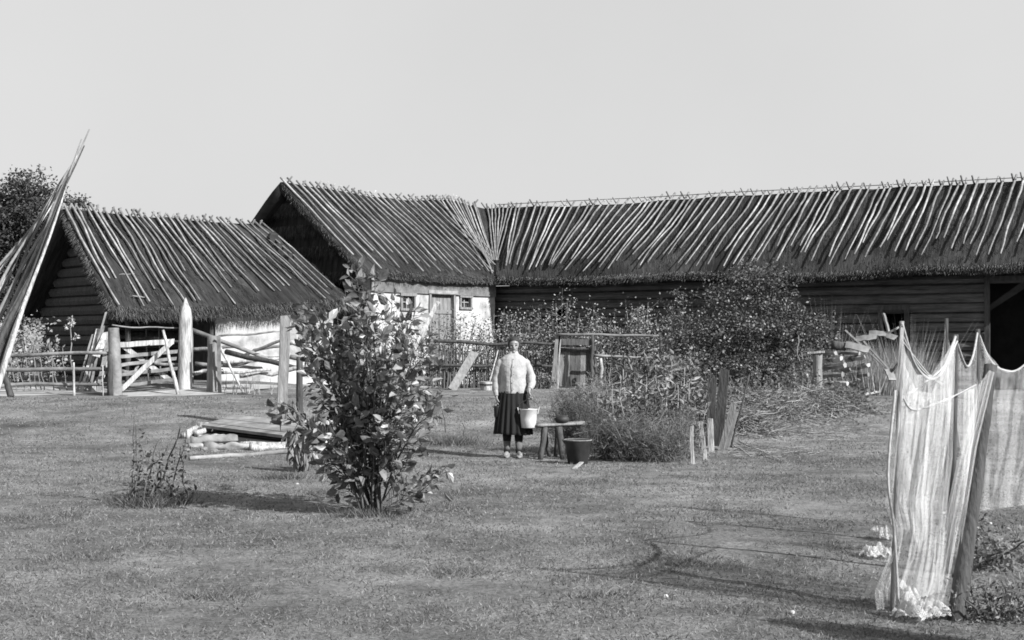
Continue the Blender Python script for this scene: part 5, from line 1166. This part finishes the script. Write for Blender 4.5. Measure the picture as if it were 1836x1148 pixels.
def net(name, label, top, bottom, L, Rr, Y0, Y1, m, nu=90, nv=70, folds=9, amp=.05, fabric=3.0, seed=0, group=None, gather=.5):
    """top / bottom: (u -> photo row); L, Rr: (row -> photo column); Y0,Y1 depth at u=0,1"""
    mb = MB(); uv = []
    for j in range(nv + 1):
        v = j / nv
        for i in range(nu + 1):
            u = i / nu; y0, y1 = interp(top, u), interp(bottom, u); py = y0 + (y1 - y0) * v
            py += 3 * mnoise.noise(V((u * 5 + seed, v * 3, 0))) * v
            uu = u + .035 * mnoise.noise(V((u * 4, v * 2.5, seed))) * math.sin(math.pi * u)
            px = interp(L, py); px = px + (interp(Rr, py) - px) * uu; Y = Y0 + (Y1 - Y0) * u
            ph = folds * 2 * math.pi * (u + .06 * mnoise.noise(V((u * 2, v * 1.5, seed + 4))))
            a = amp * (.25 + .75 * min(1, v * 2.5)) * (.6 + .8 * abs(mnoise.noise(V((u * 3, v, seed + 9)))))
            Y += a * 2.6 * mnoise.noise(V((u * folds * 1.2 + .25 * math.sin(v * 3 + seed), v * 1.1, seed + 2))) + a * 1.6 * mnoise.noise(V(((u + v * .22) * folds * 2.4, v * 1.5, seed + 5))) + .03 * mnoise.noise(V((u * 9, v * 9, seed)))
            p = P(px, py, Y); g = gz(p.x, p.y) + .012
            if p.z < g: p.z = g + .01 * abs(math.sin(ph))
            mb.v.append(tuple(p)); uv.append((u * fabric, v * (y1 - y0) / F * (Y0 + Y1) / 2))
    for j in range(nv):
        for i in range(nu): a = j * (nu + 1) + i; mb.f.append((a, a + 1, a + nu + 2, a + nu + 1))
    return tag(mb.build(name, m, smooth=True, uvs=uv), label, 'fishing net', group)
net('fishing_net', 'pale net hanging in folds from the leftmost pole down to the grass', [(0, 580), (.12, 632), (.35, 672), (.6, 672), (.85, 632), (1, 603)], [(0, 1112), (.3, 1122), (.7, 1120), (1, 1105)],
    [(575, 1616), (700, 1606), (850, 1594), (905, 1587), (950, 1602), (1000, 1593), (1060, 1568), (1125, 1574)], [(600, 1714), (700, 1711), (820, 1708), (950, 1694), (1125, 1690)], 7.55, 8.2, 'net', 110, 90, 9, .05, 2.6, 1)
net('fishing_net', 'inner layer of net gathered into a white hanging bag', [(0, 640), (.3, 700), (.6, 705), (1, 622)], [(0, 900), (.25, 965), (.5, 992), (.75, 960), (1, 820)],
    [(600, 1618), (800, 1612), (900, 1612), (1000, 1640)], [(600, 1712), (760, 1704), (850, 1692), (950, 1672), (1000, 1660)], 7.7, 8.3, 'net', 80, 60, 8, .05, 2.2, 12)
net('fishing_net', 'narrow net hanging between the dark pole and the upright pole', [(0, 603), (.3, 645), (.55, 657), (.8, 635), (1, 592)], [(0, 760), (.5, 900), (1, 925)], [(590, 1713), (800, 1716), (930, 1722)], [(590, 1753), (930, 1748)], 9, 10, 'netthin', 60, 60, 4, .05, 1.5, 21)
net('fishing_net', 'wide thin net sagging from the upright pole toward the right', [(0, 592), (.12, 632), (.28, 660), (.45, 666), (.62, 655), (.8, 625), (1, 596)], [(0, 918), (.5, 908), (1, 892)], [(590, 1753), (930, 1745)], [(590, 1905), (930, 1905)], 10, 10.4, 'netthin', 90, 60, 6, .06, 2.6, 31)
net('fishing_net', 'net strip wrapped round the slanting pole and spread on the ground', [(0, 690), (.5, 664), (1, 668)], [(0, 1118), (.5, 1124), (1, 1112)], [(660, 1764), (800, 1722), (950, 1690), (1050, 1668), (1125, 1640)], [(660, 1785), (800, 1752), (950, 1728), (1050, 1718), (1125, 1705)], 7.25, 7.5, 'net', 60, 80, 5, .04, 1.6, 41)
net('fishing_net', 'small dark-looking net hanging behind from the thin crooked pole', [(0, 660), (.5, 574), (1, 645)], [(0, 700), (.5, 760), (1, 720)], [(570, 1690), (650, 1684), (760, 1690)], [(570, 1699), (650, 1712), (760, 1716)], 10.9, 11.1, 'netthin', 40, 30, 3, .05, 1.2, 51)
net('fishing_net', 'bunched net hanging on the short pole at the yard corner', [(0, 800), (.5, 764), (1, 800)], [(0, 1040), (.5, 1090), (1, 1040)], [(750, 1930), (1100, 1920)], [(750, 2010), (1100, 2030)], 6.3, 6.4, 'netthick', 40, 40, 6, .08, 2.2, 61)
net('fishing_net', 'grey net hanging in tatters behind the slanting pole', [(0, 700), (1, 690)], [(0, 900), (.5, 925), (1, 890)], [(690, 1728), (900, 1724)], [(690, 1752), (900, 1752)], 9.2, 9.4, 'net', 30, 40, 4, .06, 1.4, 71)
for (pts, r, lb_) in [([(1617, 600, 7.6), (1650, 660, 7.9), (1690, 692, 8.3)], .006, 'rope running down from the leftmost net pole'), ([(1618, 612, 7.6), (1662, 668, 8), (1692, 690, 8.4)], .005, 'second rope close beside the first, lower on the leftmost pole'),
        ([(1716, 612, 8.85), (1690, 660, 8.5), (1630, 706, 7.9)], .007, 'bunched rope edge sweeping left from the top of the dark pole'), ([(1750, 690, 8.9), (1700, 715, 8.5), (1640, 735, 7.8), (1620, 715, 7.65)], .006, 'rope crossing the hanging nets at mid height'),
        ([(1617, 580, 7.58), (1640, 652, 7.8), (1668, 680, 8), (1692, 662, 8.5), (1713, 604, 8.85)], .009, 'thick head rope sagging between the leftmost and dark poles'), ([(1713, 606, 8.95), (1732, 656, 9.4), (1744, 640, 9.8), (1753, 594, 10)], .008, 'head rope sagging between the dark pole and upright pole'),
        ([(1753, 594, 10), (1775, 645, 10.1), (1800, 664, 10.2), (1830, 660, 10.3), (1880, 610, 10.4)], .008, 'head rope sagging from the upright pole to the right edge'), ([(1605, 700, 7.55), (1592, 850, 7.5), (1603, 950, 7.5), (1612, 1100, 7.45)], .008, 'cord edging the left side of the hanging net')]:
    q = [P(*p) for p in pts]; fin = []
    for i in range(len(q) - 1):
        for k in range(6):
            tt = k / 6; p0 = q[max(0, i - 1)]; p1, p2 = q[i], q[i + 1]; p3 = q[min(len(q) - 1, i + 2)]
            fin.append(.5 * ((2 * p1) + (p2 - p0) * tt + (2 * p0 - 5 * p1 + 4 * p2 - p3) * tt ** 2 + (3 * p1 - p0 - 3 * p2 + p3) * tt ** 3))
    fin.append(q[-1]); mb = MB(); mb.tube(fin, r, 6); one('net_rope', lb_, 'rope', mb, 'rope')
def crumple(label, px, py, w, dp, h, seed):
    c = G(px, py); mb = MB(); uv = []; n = 46
    for j in range(n + 1):
        for i in range(n + 1):
            u, v = i / n * 2 - 1, j / n * 2 - 1; r = math.hypot(u, v); k = 1 + .35 * mnoise.noise(V((math.atan2(v, u) * 1.2 + seed, 0, 0)))
            x, y = c.x + u * w / 2 * k, c.y + v * dp / 2 * k; z = gz(x, y) + .006 + h * max(0, 1 - r * r * .9) * (.35 + 1.3 * abs(mnoise.noise(V((u * 3.2 + seed, v * 3.2, 0))))) + .02 * abs(mnoise.noise(V((u * 9, v * 9, seed))))
            mb.v.append((x, y, z)); uv.append((u * w * .9, v * dp * .9))
    for j in range(n):
        for i in range(n):
            u, v = (i + .5) / n * 2 - 1, (j + .5) / n * 2 - 1
            if math.hypot(u, v) < .8 + .3 * mnoise.noise(V((math.atan2(v, u) * 3, seed, 0))): a = j * (n + 1) + i; mb.f.append((a, a + 1, a + n + 2, a + n + 1))
    tag(mb.build('net_heap', 'netthick', smooth=True, uvs=uv), label, 'net heap')
crumple('white crumpled net lying on the grass left of the hanging net', 1570, 1000, .28, .28, .09, 3)
crumple('small flap of white net on the grass, highest of the heaps', 1583, 968, .2, .3, .12, 8)
crumple('heap of white net at the foot of the leftmost pole', 1600, 1085, .36, .4, .17, 13)
crumple('spread foot of the net at the bottom edge by the slanting pole', 1650, 1110, .36, .34, .12, 17)
bush('corner_weed', 'dark low weeds growing behind the slanting pole', 'weed', G(1765, 1010), 1.0, .2, 1700, 'weed', (.02, .05), .4, 12, dense_low=True, depth=1.6)
bush('corner_weed', 'dark low weeds in the bottom right corner', 'weed', G(1790, 1110), .7, .16, 1300, 'weed', (.02, .045), .4, 10, dense_low=True, depth=.9)
for i in range(5):
    p = G([1193, 533, 1740, 1775, 1420][i], [1071, 869, 995, 940, 1100][i]); mb = MB(); mb.ell(p + V((0, 0, .006)), (.02, .016, .013), 8, 6, .2); one('pebble', ['small pale pebble in the grass near the bottom centre', 'pale pebble beneath the withered plant', 'pale pebble among the weeds behind the slanting pole', 'pale pebble on the grass under the wide thin net', 'small pebble on the grass left of the net heaps'][i], 'pebble', mb, 'palewood', smooth=False)
